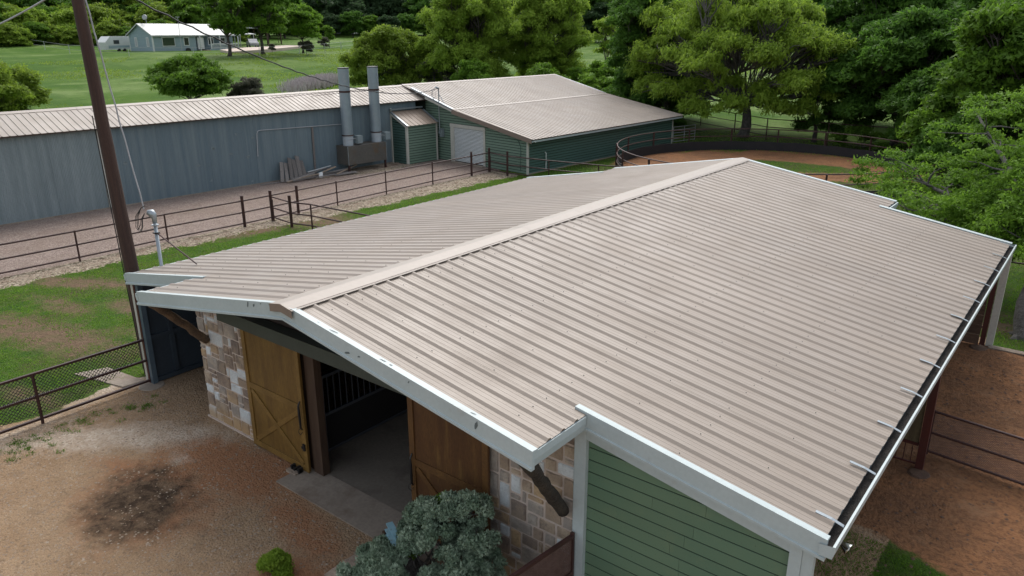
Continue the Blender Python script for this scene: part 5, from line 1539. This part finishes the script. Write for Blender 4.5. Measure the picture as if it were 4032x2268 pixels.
link_mesh('crown', quads_mesh('crown', V, tint, LF['bright'], 3), lt_)

# sage shrubs near the doors
def sage(label, loc, lobes, seed, mat_='sage', per=430, leaf=.032):
    r = np.random.default_rng(seed)
    t = thing('sage_shrub', label, 'shrub', loc)
    mb = MB(); cen, rad = [], []
    for (x, y, z, q) in lobes:
        mb.tube(limb_path((x*.2, y*.2, 0), (x, y, z), r, 6, .08), [.022, .02, .016, .013, .01, .006], 6, cap=False)
        for c in range(16):
            v = unit(r, 1)[0]
            if v[2] < -.2: v[2] = -v[2]*.6
            cp = np.array([x, y, z])+v*q*np.array([1, 1, .85])
            cen.append(cp); cr = .085+.06*r.random(); rad.append((cr, cr, cr))
            if c % 2: mb.tube(limb_path((x, y, z-q*.3), cp, r, 4, .15), [.008, .006, .005, .003], 4, cap=False)
    mb.build('stems', MT['barkpale'], t, smooth=True)
    V, tint = leaf_quads(r, np.array(cen), np.array(rad), per, leaf, 1.5, -.4, .3, .35)
    link_mesh('foliage', quads_mesh('foliage', V, tint, LF[mat_], 3), t)
    return t
sage('tall gray green sage shrub with rounded heads in front of the right barn door', (3.02, .38, .1),
     [(-.62, .15, 1.05, .24), (-.25, .25, 1.22, .26), (.10, .38, 1.30, .26), (.42, .20, 1.05, .26), (.60, .10, .72, .25), (-.10, -.10, .95, .26), (.28, -.15, .80, .27), (-.55, -.2, .72, .22), (.75, -.05, .45, .22), (-.95, .10, .62, .14), (.0, .3, .8, .25)], 51)
sage('low gray green sage shrub at the bottom edge left of the tall one', (2.35, -.42, .1), [(-.30, .20, .55, .22), (.02, .10, .62, .24), (-.35, -.12, .42, .22), (.30, -.10, .55, .25), (.05, -.35, .5, .24)], 52)
sage('low gray green sage shrub at the bottom edge beneath the right stone wall', (3.45, -.2, .1), [(-.25, .15, .55, .25), (.12, .22, .60, .26), (.35, .0, .5, .25), (.0, -.2, .5, .24), (.5, .3, .45, .2)], 53)
sage('small yellow green shrub at the bottom edge left of the planter', (.42, -.95, 0), [(-.10, .05, .13, .06), (.0, .06, .24, .06), (.06, -.02, .27, .07), (.15, .07, .12, .05), (-.04, -.08, .19, .07), (.22, .0, .07, .05), (-.18, .02, .08, .05), (.10, .12, .19, .05)], 54, 'lime', 170, .028)
sage('bright green vine climbing through the tall sage shrub', (2.22, .45, .1), [(-.06, .08, .62, .12), (.12, .12, 1.0, .12), (.38, .25, 1.22, .09), (.02, -.05, .45, .12)], 55, 'bright', 120, .04)

# ------------------------------------------------------------------ the blue house and its yard
hx0, hy0 = -139.0, 70.2
hz = 4.45
hd = Vector((-.196, .981)); hn = Vector((-.981, -.196))
HR_ = math.atan2(hd.y, hd.x)-math.pi/2          # local +y along the front
ho = thing('blue_house', 'pale blue single storey house with white metal roof across the pasture', 'house', (hx0, hy0, hz), HR_)
# local: x<0 goes back, y along front
Lh, Dh, Wh, Rh = 21.5, 6.6, 3.35, 5.35
MB().add([(0, 0, -.6), (0, 10.2, -.6), (0, 10.2, Wh), (0, 0, Wh), (-Dh, 0, -.6), (-Dh, Lh, -.6), (-Dh, Lh, Wh), (-Dh, 0, Wh), (-Dh/2, 0, Rh-.1), (-Dh/2, Lh, Rh-.1), (-1.6, 10.2, -.6), (-1.6, 10.2, Wh), (-1.6, Lh, -.6), (-1.6, Lh, Wh)],
         [(0, 1, 2, 3), (0, 3, 8, 7, 4), (1, 10, 11, 2), (10, 12, 13, 11), (12, 5, 6, 9, 13), (4, 7, 6, 5)]).build('wall', MT['housewall'], ho)
rfh = MB()
rfh.add([(.45, -.45, Wh-.16), (-Dh/2, -.45, Rh), (-Dh/2, Lh+.4, Rh), (.45, Lh+.4, Wh-.16), (-Dh-.45, -.45, Wh-.16), (-Dh-.45, Lh+.4, Wh-.16)], [(0, 3, 2, 1), (1, 2, 5, 4)])
rfh.add([(.45, -.45, Wh-.38), (-Dh/2, -.45, Rh-.22), (-Dh-.45, -.45, Wh-.38), (.45, -.45, Wh-.16), (-Dh/2, -.45, Rh), (-Dh-.45, -.45, Wh-.16)], [(0, 3, 4, 1), (1, 4, 5, 2)])
rfh.add([(.45, -.45, Wh-.38), (.45, Lh+.4, Wh-.38), (.45, Lh+.4, Wh-.16), (.45, -.45, Wh-.16)], [(0, 1, 2, 3)])
rfh.build('roof', MT['houseroof'], ho)
def window(y, z, w, h, glass='glass', face='f'):
    if face == 'f':
        f = MB().box(0, y, z, .06, y+w, z+h).build('window', MT['housewhite'], ho)
        MB().box(.05, y+.14, z+.14, .075, y+w-.14, z+h-.14).build('pane', MT[glass], f)
    else:
        f = MB().box(-y-w, -.06, z, -y, 0, z+h).build('window', MT['housewhite'], ho)
        MB().box(-y-w+.14, -.08, z+.14, -y-.14, -.05, z+h-.14).build('pane', MT[glass], f)
window(2.1, 1.1, 3.0, 1.75, 'glassgreen'); window(7.2, 1.15, 1.3, 1.65)
window(1.0, 1.1, .75, 1.7, 'cablegray', 'g'); window(4.3, 1.1, .75, 1.7, 'cablegray', 'g')
MB().box(-.1, -.08, -.5, .12, .14, Wh-.2).build('corner_board', MT['housewhite'], ho)
MB().box(-Dh-.05, -.08, -.5, -Dh+.12, .14, Wh-.2).build('corner_board', MT['housewhite'], ho)
po = MB().box(-1.5, 12.6, -.6, 1.2, 20.6, .45).build('porch', MT['housewall'], ho)
for y in (10.3, 13.0, 15.4, 17.8, 20.4): MB().box(1.0, y, -.4 if y < 11 else .45, 1.16, y+.16, Wh-.2).build('porch_post', MT['housewhite'], po)
for (y0, y1) in ((13.1, 15.4), (15.6, 17.8), (18, 20.4)):
    MB().box(1.05, y0, 1.35, 1.13, y1, 1.5).box(1.05, y0, .55, 1.13, y1, .68).build('porch_rail', MT['housewhite'], po)
    for k in range(9):
        yy = y0+(k+.5)*(y1-y0)/9
        MB().box(1.07, yy-.03, .68, 1.11, yy+.03, 1.35).build('baluster', MT['housewhite'], po)
for k in range(3): MB().box(.3+.3*k, 11.2, -.6, 1.5+.2*k, 12.5, .30-.25*k).build('step', MT['limestone'], po)
MB().box(0, 10.6, .45, .05, 12.2, 2.7).build('door', MT['housewhite'], ho)
window(13.3, 1.2, 1.4, 1.5); window(16.5, 1.2, 1.4, 1.5)
MB().tube([(-Dh/2-.2, 2.0, Rh-.1), (-Dh/2-.2, 2.0, Rh+.7)], .06, 6).build('dish_mast', MT['galv'], ho)
MB().tube([(-Dh/2-.1, 1.7, Rh+1.15), (-Dh/2-.0, 1.5, Rh+1.2)], [.5, .42], 14).build('satellite_dish', MT['cablegray'], ho)
MB().tube([(.6, 6.0, -.5), (.6, 6.0, 6.6)], .05, 6).build('antenna_mast', MT['cablegray'], ho)
MB().box(.55, 5.5, 6.5, .6, 6.5, 6.6).build('antenna', MT['cablegray'], ho)
hw = thing('wheel_reel', 'dark round hose reel against the wall of the blue house', 'hose reel', (hx0+hd.x*8+.6, hy0+hd.y*8, hz))
P_(MB().tube([(hx0+hd.x*8+.2, hy0+hd.y*8-.1, hz+.25), (hx0+hd.x*8+.5, hy0+hd.y*8-.1, hz+.25)], .5, 14), 'reel', MT['black'], hw)
# camper behind the house
def hp(px, py, z=0): return Vector((hx0, hy0, 0))+Vector((hn.x, hn.y, 0))*px+Vector((hd.x, hd.y, 0))*py+Vector((0, 0, hz+z))
cp = thing('camper_trailer', 'pale blue and white camper trailer parked behind the blue house', 'camper', tuple(hp(10.2, -.2, 0)), HR_)
MB().add([(x, y, z) for x in (-1.3, 1.3) for (y, z) in ((-3.2, .5), (3.2, .5), (3.4, 2.0), (2.6, 3.0), (-2.2, 3.0), (-3.4, 1.9))], [(0, 1, 2, 3, 4, 5), (11, 10, 9, 8, 7, 6), (0, 6, 7, 1), (1, 7, 8, 2), (2, 8, 9, 3), (3, 9, 10, 4), (4, 10, 11, 5), (5, 11, 6, 0)]).build('body', MT['housewhite'], cp)
MB().box(1.3, -2.8, .8, 1.33, 2.8, 1.3).build('stripe', MT['housewall'], cp)
MB().box(1.3, -1.6, 1.6, 1.34, -.4, 2.3).build('window', MT['glass'], cp)
for y in (-.6, .6): MB().tube([(1.1, y, .35), (1.35, y, .35)], .36, 12).build('wheel', MT['tyre'], cp)
# pickup, carport, canopy
def vehicle(t, m):
    MB().add([(x, y, z) for x in (-.92, .92) for (y, z) in ((-2.7, .45), (2.7, .45), (2.75, .95), (2.6, 1.1), (1.3, 1.18), (.6, 1.75), (-.9, 1.78), (-1.1, 1.2), (-2.7, 1.2))], [tuple(range(9)), tuple(range(17, 8, -1))]+[(k, 9+k, 9+(k+1) % 9, (k+1) % 9) for k in range(9)]).build('body', m, t)
    MB().add([(x, y, z) for x in (-.94, .94) for (y, z) in ((1.1, 1.22), (.55, 1.66), (-.85, 1.68), (-.95, 1.22))], [(0, 1, 2, 3), (7, 6, 5, 4), (0, 4, 5, 1)]).build('windows', MT['glass'], t)
    MB().box(-.8, 2.72, .75, .8, 2.78, .95).build('grille', MT['cablegray'], t)
    MB().box(-.92, 2.66, .45, .92, 2.84, .62).build('bumper', MT['galv'], t)
    for sx_ in (-.75, .75): MB().box(sx_-.16, 2.70, .80, sx_+.16, 2.80, .95).build('headlight', MT['housewhite'], t)
    for sx_ in (-1, 1):
        for y in (-1.75, 1.75): MB().tube([(sx_*.72, y, .40), (sx_*.96, y, .40)], .40, 14).build('wheel', MT['tyre'], t)
p_ = (-141.5, 93.6); tk = thing('pickup_truck', 'dark and silver pickup truck parked on the drive by the blue house', 'pickup truck', (p_[0], p_[1], float(hgt(*p_))+.05), R(-115))
vehicle(tk, MT['silver'])
p_ = (-146.5, 90.0); tk2 = thing('parked_car', 'dark car in the shade of the carport behind the pickup', 'car', (p_[0], p_[1], float(hgt(*p_))+.05), R(-110))
vehicle(tk2, MT['darkmetal'])
p_ = (-148, 92.5); cpz = float(hgt(*p_))
cr_ = thing('carport', 'white roofed carport beside the blue house', 'carport', (p_[0], p_[1], cpz), HR_)
MB().add([(3.2, -4.5, 2.7), (-3.2, -4.5, 3.3), (-3.2, 4.5, 3.3), (3.2, 4.5, 2.7), (3.2, -4.5, 2.55), (-3.2, -4.5, 3.15), (-3.2, 4.5, 3.15), (3.2, 4.5, 2.55)], [(0, 3, 2, 1), (4, 5, 6, 7), (0, 4, 7, 3), (0, 1, 5, 4), (3, 7, 6, 2)]).build('roof', MT['houseroof'], cr_)
for x in (-2.9, 2.9):
    for y in (-4, 0, 4): MB().box(x-.06, y-.06, -.2, x+.06, y+.06, 2.7).build('post', MT['housewhite'], cr_)
p_ = (-152, 105); cpz = float(hgt(*p_))
cn = thing('white_canopy', 'flat white topped open canopy right of the pickup truck', 'canopy', (p_[0], p_[1], cpz), HR_)
MB().box(-3, -3.6, 3.6, 3, 3.6, 3.9).build('roof', MT['houseroof'], cn)
for x in (-2, 2):
    for y in (-2.4, 2.0): MB().box(x-.12, y-.12, -.2, x+.12, y+.12, 3.6).build('post', MT['darkwood'], cn)
p_ = (-154.5, 109.5); bh = thing('bird_house', 'white pointed bird house on a post near the canopy', 'bird house', (p_[0], p_[1], float(hgt(*p_))))
MB().tube([(0, 0, 0), (0, 0, 2.6)], .07, 6).build('post', MT['darkwood'], bh)
MB().lathe((0, 0, 0), [(.75, 2.6), (.0, 3.8)], 4).build('roof', MT['houseroof'], bh)
# driveway of the house
dv = MB()
pts = [(-124.8, 77.6), (-126.5, 84), (-130, 93), (-135.5, 103.5), (-140, 101), (-138, 93), (-136, 86), (-133.0, 80.5)]
zq = [float(hgt(a, b))+.35 for a, b in pts]
dv.add([(a, b, z) for (a, b), z in zip(pts, zq)]+[(a, b, z-1.2) for (a, b), z in zip(pts, zq)], [tuple(range(8))[::-1]]+[(k, (k+1) % 8, 8+(k+1) % 8, 8+k) for k in range(8)])
o = dv.build('house_driveway', MT['mortar']); o['kind'] = 'structure'
def T2(name, label, x, y, crown, mat_, seed, **kw):
    return tree(name, label, kw.pop('cat', 'tree'), (x, y, float(hgt(x, y))), crown, mat_, seed, **kw)
T2('yard_tree', 'full dark green shade tree in front of the right half of the blue house', -118.5, 73.5, (10.5, 9.5, 2.6, 14.5), 'mid', 61, trunk=(.35, 3.2), clump=1.5, per=110, leaf=.36, nc=14)
T2('yard_tree', 'full green shade tree in front of the pickup truck at the blue house', -118.6, 80.4, (11, 10, 2.4, 14.0), 'mid', 62, trunk=(.35, 3.2), clump=1.5, per=110, leaf=.36, nc=14)
T2('yard_tree', 'rounded bright green tree standing alone right of the blue house drive', -119.5, 90.2, (8.6, 8, 1.8, 8.6), 'bright', 63, trunk=(.2, 2.4), clump=1.2, per=110, leaf=.30, nc=12)
T2('small_tree', 'small upright green tree by the fence right of the blue house', -131.0, 106.0, (2.4, 2.2, 1.0, 4.4), 'mid', 64, trunk=(.12, 1.4), clump=.8, per=90, leaf=.28, nc=5)
T2('bush', 'round reddish gray bush beneath the lone rounded tree', -117.6, 89.6, (3.2, 3, .0, 2.0), 'gray', 65, cat='bush', trunk=(.06, .4), clump=.6, per=90, leaf=.2, nc=6)
T2('bush', 'small reddish bush at the edge of the blue house drive', -124.5, 86.6, (1.6, 1.6, .0, 1.4), 'gray', 66, cat='bush', trunk=(.05, .3), clump=.45, per=80, leaf=.16, nc=4)
T2('bush', 'small gray bush by the fence right of the blue house', -128.4, 102.4, (2.4, 2.4, .0, 2.4), 'gray', 67, cat='bush', trunk=(.06, .4), clump=.5, per=70, leaf=.2, nc=5)
T2('bush', 'tiny brown bush alone in the pasture behind the exhaust stacks', -120.5, 113.5, (1.3, 1.2, .0, 1.5), 'gray', 68, cat='bush', trunk=(.05, .3), clump=.4, per=70, leaf=.15, nc=4)
T2('bush', 'dark green bush just above the left exhaust stack', -66.5, 61.5, (4.2, 3.4, .0, 2.4), 'dark', 69, cat='bush', trunk=(.08, .5), clump=.6, per=110, leaf=.16, nc=7, stems=3)
# field boundary posts near the house
ff = thing('wire_fence', 'thin wire fence on small posts along the yard of the blue house', 'fence', (-118, 84, 4))
fp = [(-178, 62), (-160, 59), (-143, 56.5), (-128, 60), (-121, 68), (-116, 78), (-115, 86), (-117.5, 94), (-121, 101), (-124.5, 108)]
for i, (a, b) in enumerate(fp):
    z = float(hgt(a, b)); P_(MB().tube([(a, b, z-.3), (a, b, z+1.6)], .05, 5), 'post', MT['cablegray'], ff)
    if i:
        c, d = fp[i-1]; zc = float(hgt(c, d))
        for dz in (.7, 1.5): P_(MB().tube([(c, d, zc+dz), (a, b, z+dz)], .018, 4), 'wire', MT['cablegray'], ff)
p_ = (-212, 176); fb = thing('far_shed', 'small white roofed shed half hidden under far trees', 'shed', (p_[0], p_[1], float(hgt(*p_))), R(40))
MB().box(-5, -8, -1, 5, 8, 2.6).build('wall', MT['cablegray'], fb)
MB().add([(-5.4, -8.4, 2.5), (5.4, -8.4, 2.5), (0, -8.4, 4.4), (-5.4, 8.4, 2.5), (5.4, 8.4, 2.5), (0, 8.4, 4.4)], [(0, 1, 2), (5, 4, 3), (0, 2, 5, 3), (2, 1, 4, 5)]).build('roof', MT['houseroof'], fb)

# patch of dead weeds
r = np.random.default_rng(90)
n = 9000
X = -74.0+r.normal(size=n)*.9; Y = 57.4+r.normal(size=n)*2.4
X += (Y-57.4)*-.5
base = np.stack([X, Y, hgt(X, Y)+.0*X], -1)
hh = .5+.7*r.random(n)
w_ = np.stack([r.normal(size=n), r.normal(size=n), np.zeros(n)], -1); w_ /= np.linalg.norm(w_, axis=1, keepdims=True)
tip = base+np.stack([r.normal(size=n)*.15, r.normal(size=n)*.15, hh], -1)
V = np.stack([base-w_*.05, base+w_*.05, tip+w_*.03, tip-w_*.03], 1).reshape(-1, 3)
me = quads_mesh('dead_weeds', V, r.random(n), MT['dryreed'])
o = link_mesh('dead_weeds', me); tag(o, 'patch of gray dead weeds in the pasture left of the exhaust stacks', 'weeds', kind='stuff')

# ------------------------------------------------------------------ far tree line: prototypes copied
protos = []
for i, (mt, cr2) in enumerate((('mid', (12, 11, .2, 11)), ('olive', (11, 11, .0, 9.5)), ('dark', (14, 13, .3, 12.5)), ('lime', (11, 10, .0, 8.5)), ('blue', (15, 13, .2, 12)), ('blue', (13, 12, .0, 10)))):
    protos.append(tree('woodland_tree', 'tree in the wooded line beyond the pasture', 'tree', (0, 0, -50), cr2, mt, 200+i, trunk=(.3, 2.6), clump=1.5, per=55, leaf=.42, nc=18, group='trees of the wooded line beyond the pasture', twigs=False))
r = random.Random(17)
def ray_pt(px, dist):                              # bearing as seen on a 2576 px wide frame
    a = yaw+math.atan((px-1288)/1901.7/math.cos(pitch)*1.0)
    return CAM.x+dist*math.sin(a), CAM.y+dist*math.cos(a)
spots = []
for k in range(20):                                # left wood, olive and lime in front
    spots.append((-80+k*34+r.uniform(-10, 10), 203+r.uniform(-4, 10)+.03*k*10, [1, 3, 0, 1, 3, 0, 1][k % 7], r.uniform(.75, 1.05)))
for k in range(26):
    spots.append((-80+k*34+r.uniform(-12, 12), 228+r.uniform(-6, 12), [0, 1, 3, 0, 2][k % 5], r.uniform(1.0, 1.35)))
for k in range(16):                                # dark wood centre
    spots.append((700+k*30+r.uniform(-8, 8), 262+r.uniform(-6, 14), [4, 2, 5, 4][k % 4], r.uniform(1.0, 1.35)))
for k in range(24):
    spots.append((600+k*42+r.uniform(-10, 10), 320+r.uniform(0, 30), [4, 5, 4][k % 3], r.uniform(1.1, 1.5)))
for k in range(26):                                # right distance seen through gaps
    spots.append((1450+k*46+r.uniform(-10, 10), 170+r.uniform(0, 40), [2, 5, 0, 2][k % 4], r.uniform(.95, 1.25)))
for k in range(12):
    spots.append((2080+k*44+r.uniform(-10, 10), 95+r.uniform(0, 18), [2, 0, 2][k % 3], r.uniform(.8, 1.0)))
for k in range(34):
    spots.append((-100+k*23+r.uniform(-8, 8), 196+r.uniform(-3, 4), [3, 1, 0, 1][k % 4], r.uniform(.42, .6)))
for k in range(18):
    spots.append((720+k*42+r.uniform(-8, 8), 244+r.uniform(-4, 6), [0, 4, 2][k % 3], r.uniform(.5, .65)))
used = set()
for (px, d, pi, s) in spots:
    x, y = ray_pt(px, d)
    if pi in used:
        o = copy_tree(protos[pi])
    else:
        o = protos[pi]; used.add(pi)
    wl_ = ('left wood behind the blue house' if px < 640 else 'dark wood above the exhaust stacks and the shed ridge' if px < 1450 else 'far wood seen through the right hand trees')
    o['label'] = ('mid green', 'olive', 'dark green', 'lime green', 'deep bluish green', 'bluish green')[pi]+' tree in the '+wl_
    o['group'] = 'trees of the '+wl_
    o.location = (x, y, float(hgt(x, y))-.3)
    o.rotation_euler = (0, 0, r.uniform(0, 6.28))
    o.scale = (s, s, s*r.uniform(.9, 1.05))
# far mass of woods behind everything
rg = np.random.default_rng(7)
cen, rad = [], []
for k in range(900):
    px = rg.uniform(-200, 2800); d = rg.uniform(360, 620)
    x, y = ray_pt(px, d)
    z = float(hgt(x, y))
    cen.append((x, y, z+rg.uniform(1, 11))); q = rg.uniform(4, 8); rad.append((q, q, q*.8))
V, tint = leaf_quads(rg, np.array(cen), np.array(rad), 45, 1.6, 1.4)
o = link_mesh('distant_woods', quads_mesh('distant_woods', V, tint, LF['blue'], 3)); tag(o, 'dark hazy mass of woods on the horizon', 'woods', kind='stuff')

# ------------------------------------------------------------------ cables
def W_(x, y, z): q = lw_(x, y); return (q[0], q[1], z)
mt_ = W_(-8.05, GY0+.45, 4.66)
cable('power_cable', 'dark twisted power cable strung from the utility pole to the green shed mast', (-8.50, 1.42, 9.5), mt_, 1.2, .022, 60, 'cable', 200)
cable('service_cable', 'pale service cable dropping beside the utility pole to the mast on the barn eave', (-8.95, 1.59, 10.6), (-8.25, 2.0, 4.2), .0, .018, 16, 'cablegray', 60)
cable('service_cable', 'short pale cable crossing the upper left corner', (-8.42, 1.5, 9.3), (-14.8, 1.4, 8.15), .08, .02, 16, 'cablegray')
for i, dz in enumerate((0, .8, 1.4)):
    cable('overhead_line', ('upper', 'middle', 'lower')[i]+' thin gray overhead line seen between the right hand trees', (-25, 92, 8.4-dz), (60, 80, 7.9-dz), .7, .035, 20, 'cablegray')

# ------------------------------------------------------------------ small scatter
def scatter_stones(name, label, pts, sz, m, seed):
    r = np.random.default_rng(seed)
    n = len(pts)
    oc = np.array([(1, 0, 0), (0, 1, 0), (-1, 0, 0), (0, -1, 0), (0, 0, 1)], float)
    V = oc[None]*(sz*(.5+r.random((n, 1, 1))))*(.7+.6*r.random((n, 5, 3)))
    V[:, :, 2] *= .6
    V = V+pts[:, None, :]
    F = np.array([(0, 1, 4), (1, 2, 4), (2, 3, 4), (3, 0, 4)])
    me = bpy.data.meshes.new(name)
    f = (F[None]+5*np.arange(n)[:, None, None]).reshape(-1, 3)
    me.vertices.add(n*5); me.vertices.foreach_set('co', V.reshape(-1).astype(np.float32))
    me.loops.add(len(f)*3); me.loops.foreach_set('vertex_index', f.reshape(-1).astype(np.int32))
    me.polygons.add(len(f)); me.polygons.foreach_set('loop_start', (np.arange(len(f))*3).astype(np.int32))
    me.materials.append(m); me.update()
    o = link_mesh(name, me); tag(o, label, 'stones', kind='stuff')
r = np.random.default_rng(61)
n = 7500
X = r.uniform(-8, 3.5, n); Y = r.uniform(-8, 1.2, n)
k = ~((X > -1.8) & (Y > .55)) & ~((X > 1.2) & (Y > -2.4))
X, Y = X[k], Y[k]
scatter_stones('yard_pebbles', 'loose pale and brown pebbles scattered over the dirt yard', np.stack([X, Y, 0*X], -1), .019, MT['pebble'], 1)
n = 2600
Y = r.uniform(-2, 29.5, n); X = -19.85+np.abs(r.normal(size=n))*.38
scatter_stones('fence_line_rocks', 'pale broken rocks along the foot of the long pipe fence', np.stack([X, Y, 0*X], -1), .045, MT['pebble'], 2)
n = 1800
a = r.uniform(-9.2, -1.9, n); b = -9.4+np.abs(r.normal(size=n))*.5
W2 = np.array([lw_(bb, aa) for aa, bb in zip(a, b)])
scatter_stones('wall_foot_rocks', 'pale rocks heaped along the foot of the gray shed by the plenum box', np.stack([W2[:, 0], W2[:, 1], 0*a], -1), .06, MT['pebble'], 3)
n = 1500
X = r.uniform(7.6, 14, n); Y = r.uniform(2, 16, n)
scatter_stones('corral_clods', 'dark trampled clods of mud in the red dirt corral', np.stack([X, Y, 0*X], -1), .028, MT['brownboard'], 4)
# grass blades
def grass(name, label, X, Y, h, m, seed, wd=.012, tilt=.35):
    r = np.random.default_rng(seed); n = len(X)
    base = np.stack([X, Y, hgt(X, Y)-.005], -1)
    w_ = np.stack([r.normal(size=n), r.normal(size=n), np.zeros(n)], -1); w_ /= np.linalg.norm(w_, axis=1, keepdims=True)
    hh = h*(.5+r.random(n))
    tip = base+np.stack([r.normal(size=n)*tilt*hh, r.normal(size=n)*tilt*hh, hh], -1)
    V = np.stack([base-w_*wd, base+w_*wd, tip], 1).reshape(-1, 3)
    o = link_mesh(name, quads_mesh(name, V, r.random(n), m, 3)); tag(o, label, 'grass', kind='stuff')
def pick(n, x0, x1, y0, y1, test, seed):
    r = np.random.default_rng(seed)
    X = r.uniform(x0, x1, n); Y = r.uniform(y0, y1, n)
    k = test(X, Y)
    return X[k], Y[k]
def gidx(X, Y): return np.clip(np.searchsorted(gx, X), 0, nx-1), np.clip(np.searchsorted(gy, Y), 0, ny-1)
def lawn_ok(X, Y):
    i, j = gidx(X, Y)
    q = vnoise(X, Y, .6, 31)*.5+vnoise(X, Y, .25, 32)*.3
    return (np.maximum.reduce([w_drive[i, j], w_rock[i, j], w_yard[i, j], w_red[i, j]]) < .25+q*.5) & (np.random.default_rng(5).random(len(X)) > 1.25*w_bare[i, j]*(.4+1.2*vnoise(X, Y, .5, 77))) & ~((X > -8.1) & (X < 8.0) & (Y > 1.1) & (Y < 17.9))
X, Y = pick(150000, -19.3, -7.9, -6, 31, lawn_ok, 1)
grass('lawn_grass', 'short green grass between the long pipe fence and the barn', X, Y, .045, LF['bright'], 1, .014, .6)
X, Y = pick(60000, -18, 10, 17.5, 56, lawn_ok, 2)
grass('pen_side_grass', 'green grass around the round pen', X, Y, .07, LF['bright'], 2, .02, .6)
X, Y = pick(16000, 6.5, 10.5, 3.5, 6.5, lambda a, b: blob(a, b, 7.9, 5.0, 1.7, .85, -.35) > .35+.35*vnoise(a, b, .3, 8), 3)
grass('corral_grass', 'patch of low green grass in the red dirt corral', X, Y, .035, LF['mid'], 3, .010, .6)
X, Y = pick(20000, 7.9, 14, 16.8, 27, lambda a, b: vnoise(a, b, .8, 9) > .3, 4)
grass('side_grass', 'green grass under the leaning tree beside the barn', X, Y, .05, LF['bright'], 4, .014, .6)
def field_ok(X, Y): return (vnoise(X, Y, 9, 41)*.6+vnoise(X, Y, 3, 42)*.4 > .5) & (X < -33)
X, Y = pick(90000, -125, -33, 5, 150, field_ok, 6)
grass('pasture_grass', 'tall pasture grass in uneven clumps beyond the sheds', X, Y, .22, LF['olive'], 6, .06, .9)
rw = np.random.default_rng(15)
cx_ = -7.45+np.abs(rw.normal(size=60))*.55; cy_ = rw.uniform(-6.5, 1.0, 60)
X = np.concatenate([c+rw.normal(size=26)*.05 for c in cx_]); Y = np.concatenate([c+rw.normal(size=26)*.05 for c in cy_])
cl = [(-6.75, .65), (-7.0, .35), (-7.3, -1.9), (-7.2, -.6)]
X = np.concatenate([X]+[c[0]+rw.normal(size=110)*np.array([.09]) for c in cl]); Y = np.concatenate([Y]+[c[1]+rw.normal(size=110)*.07 for c in cl])
grass('yard_weeds', 'small green weeds along the foot of the chain link fence', X, Y, .045, LF['mid'], 5, .010, 1.0)
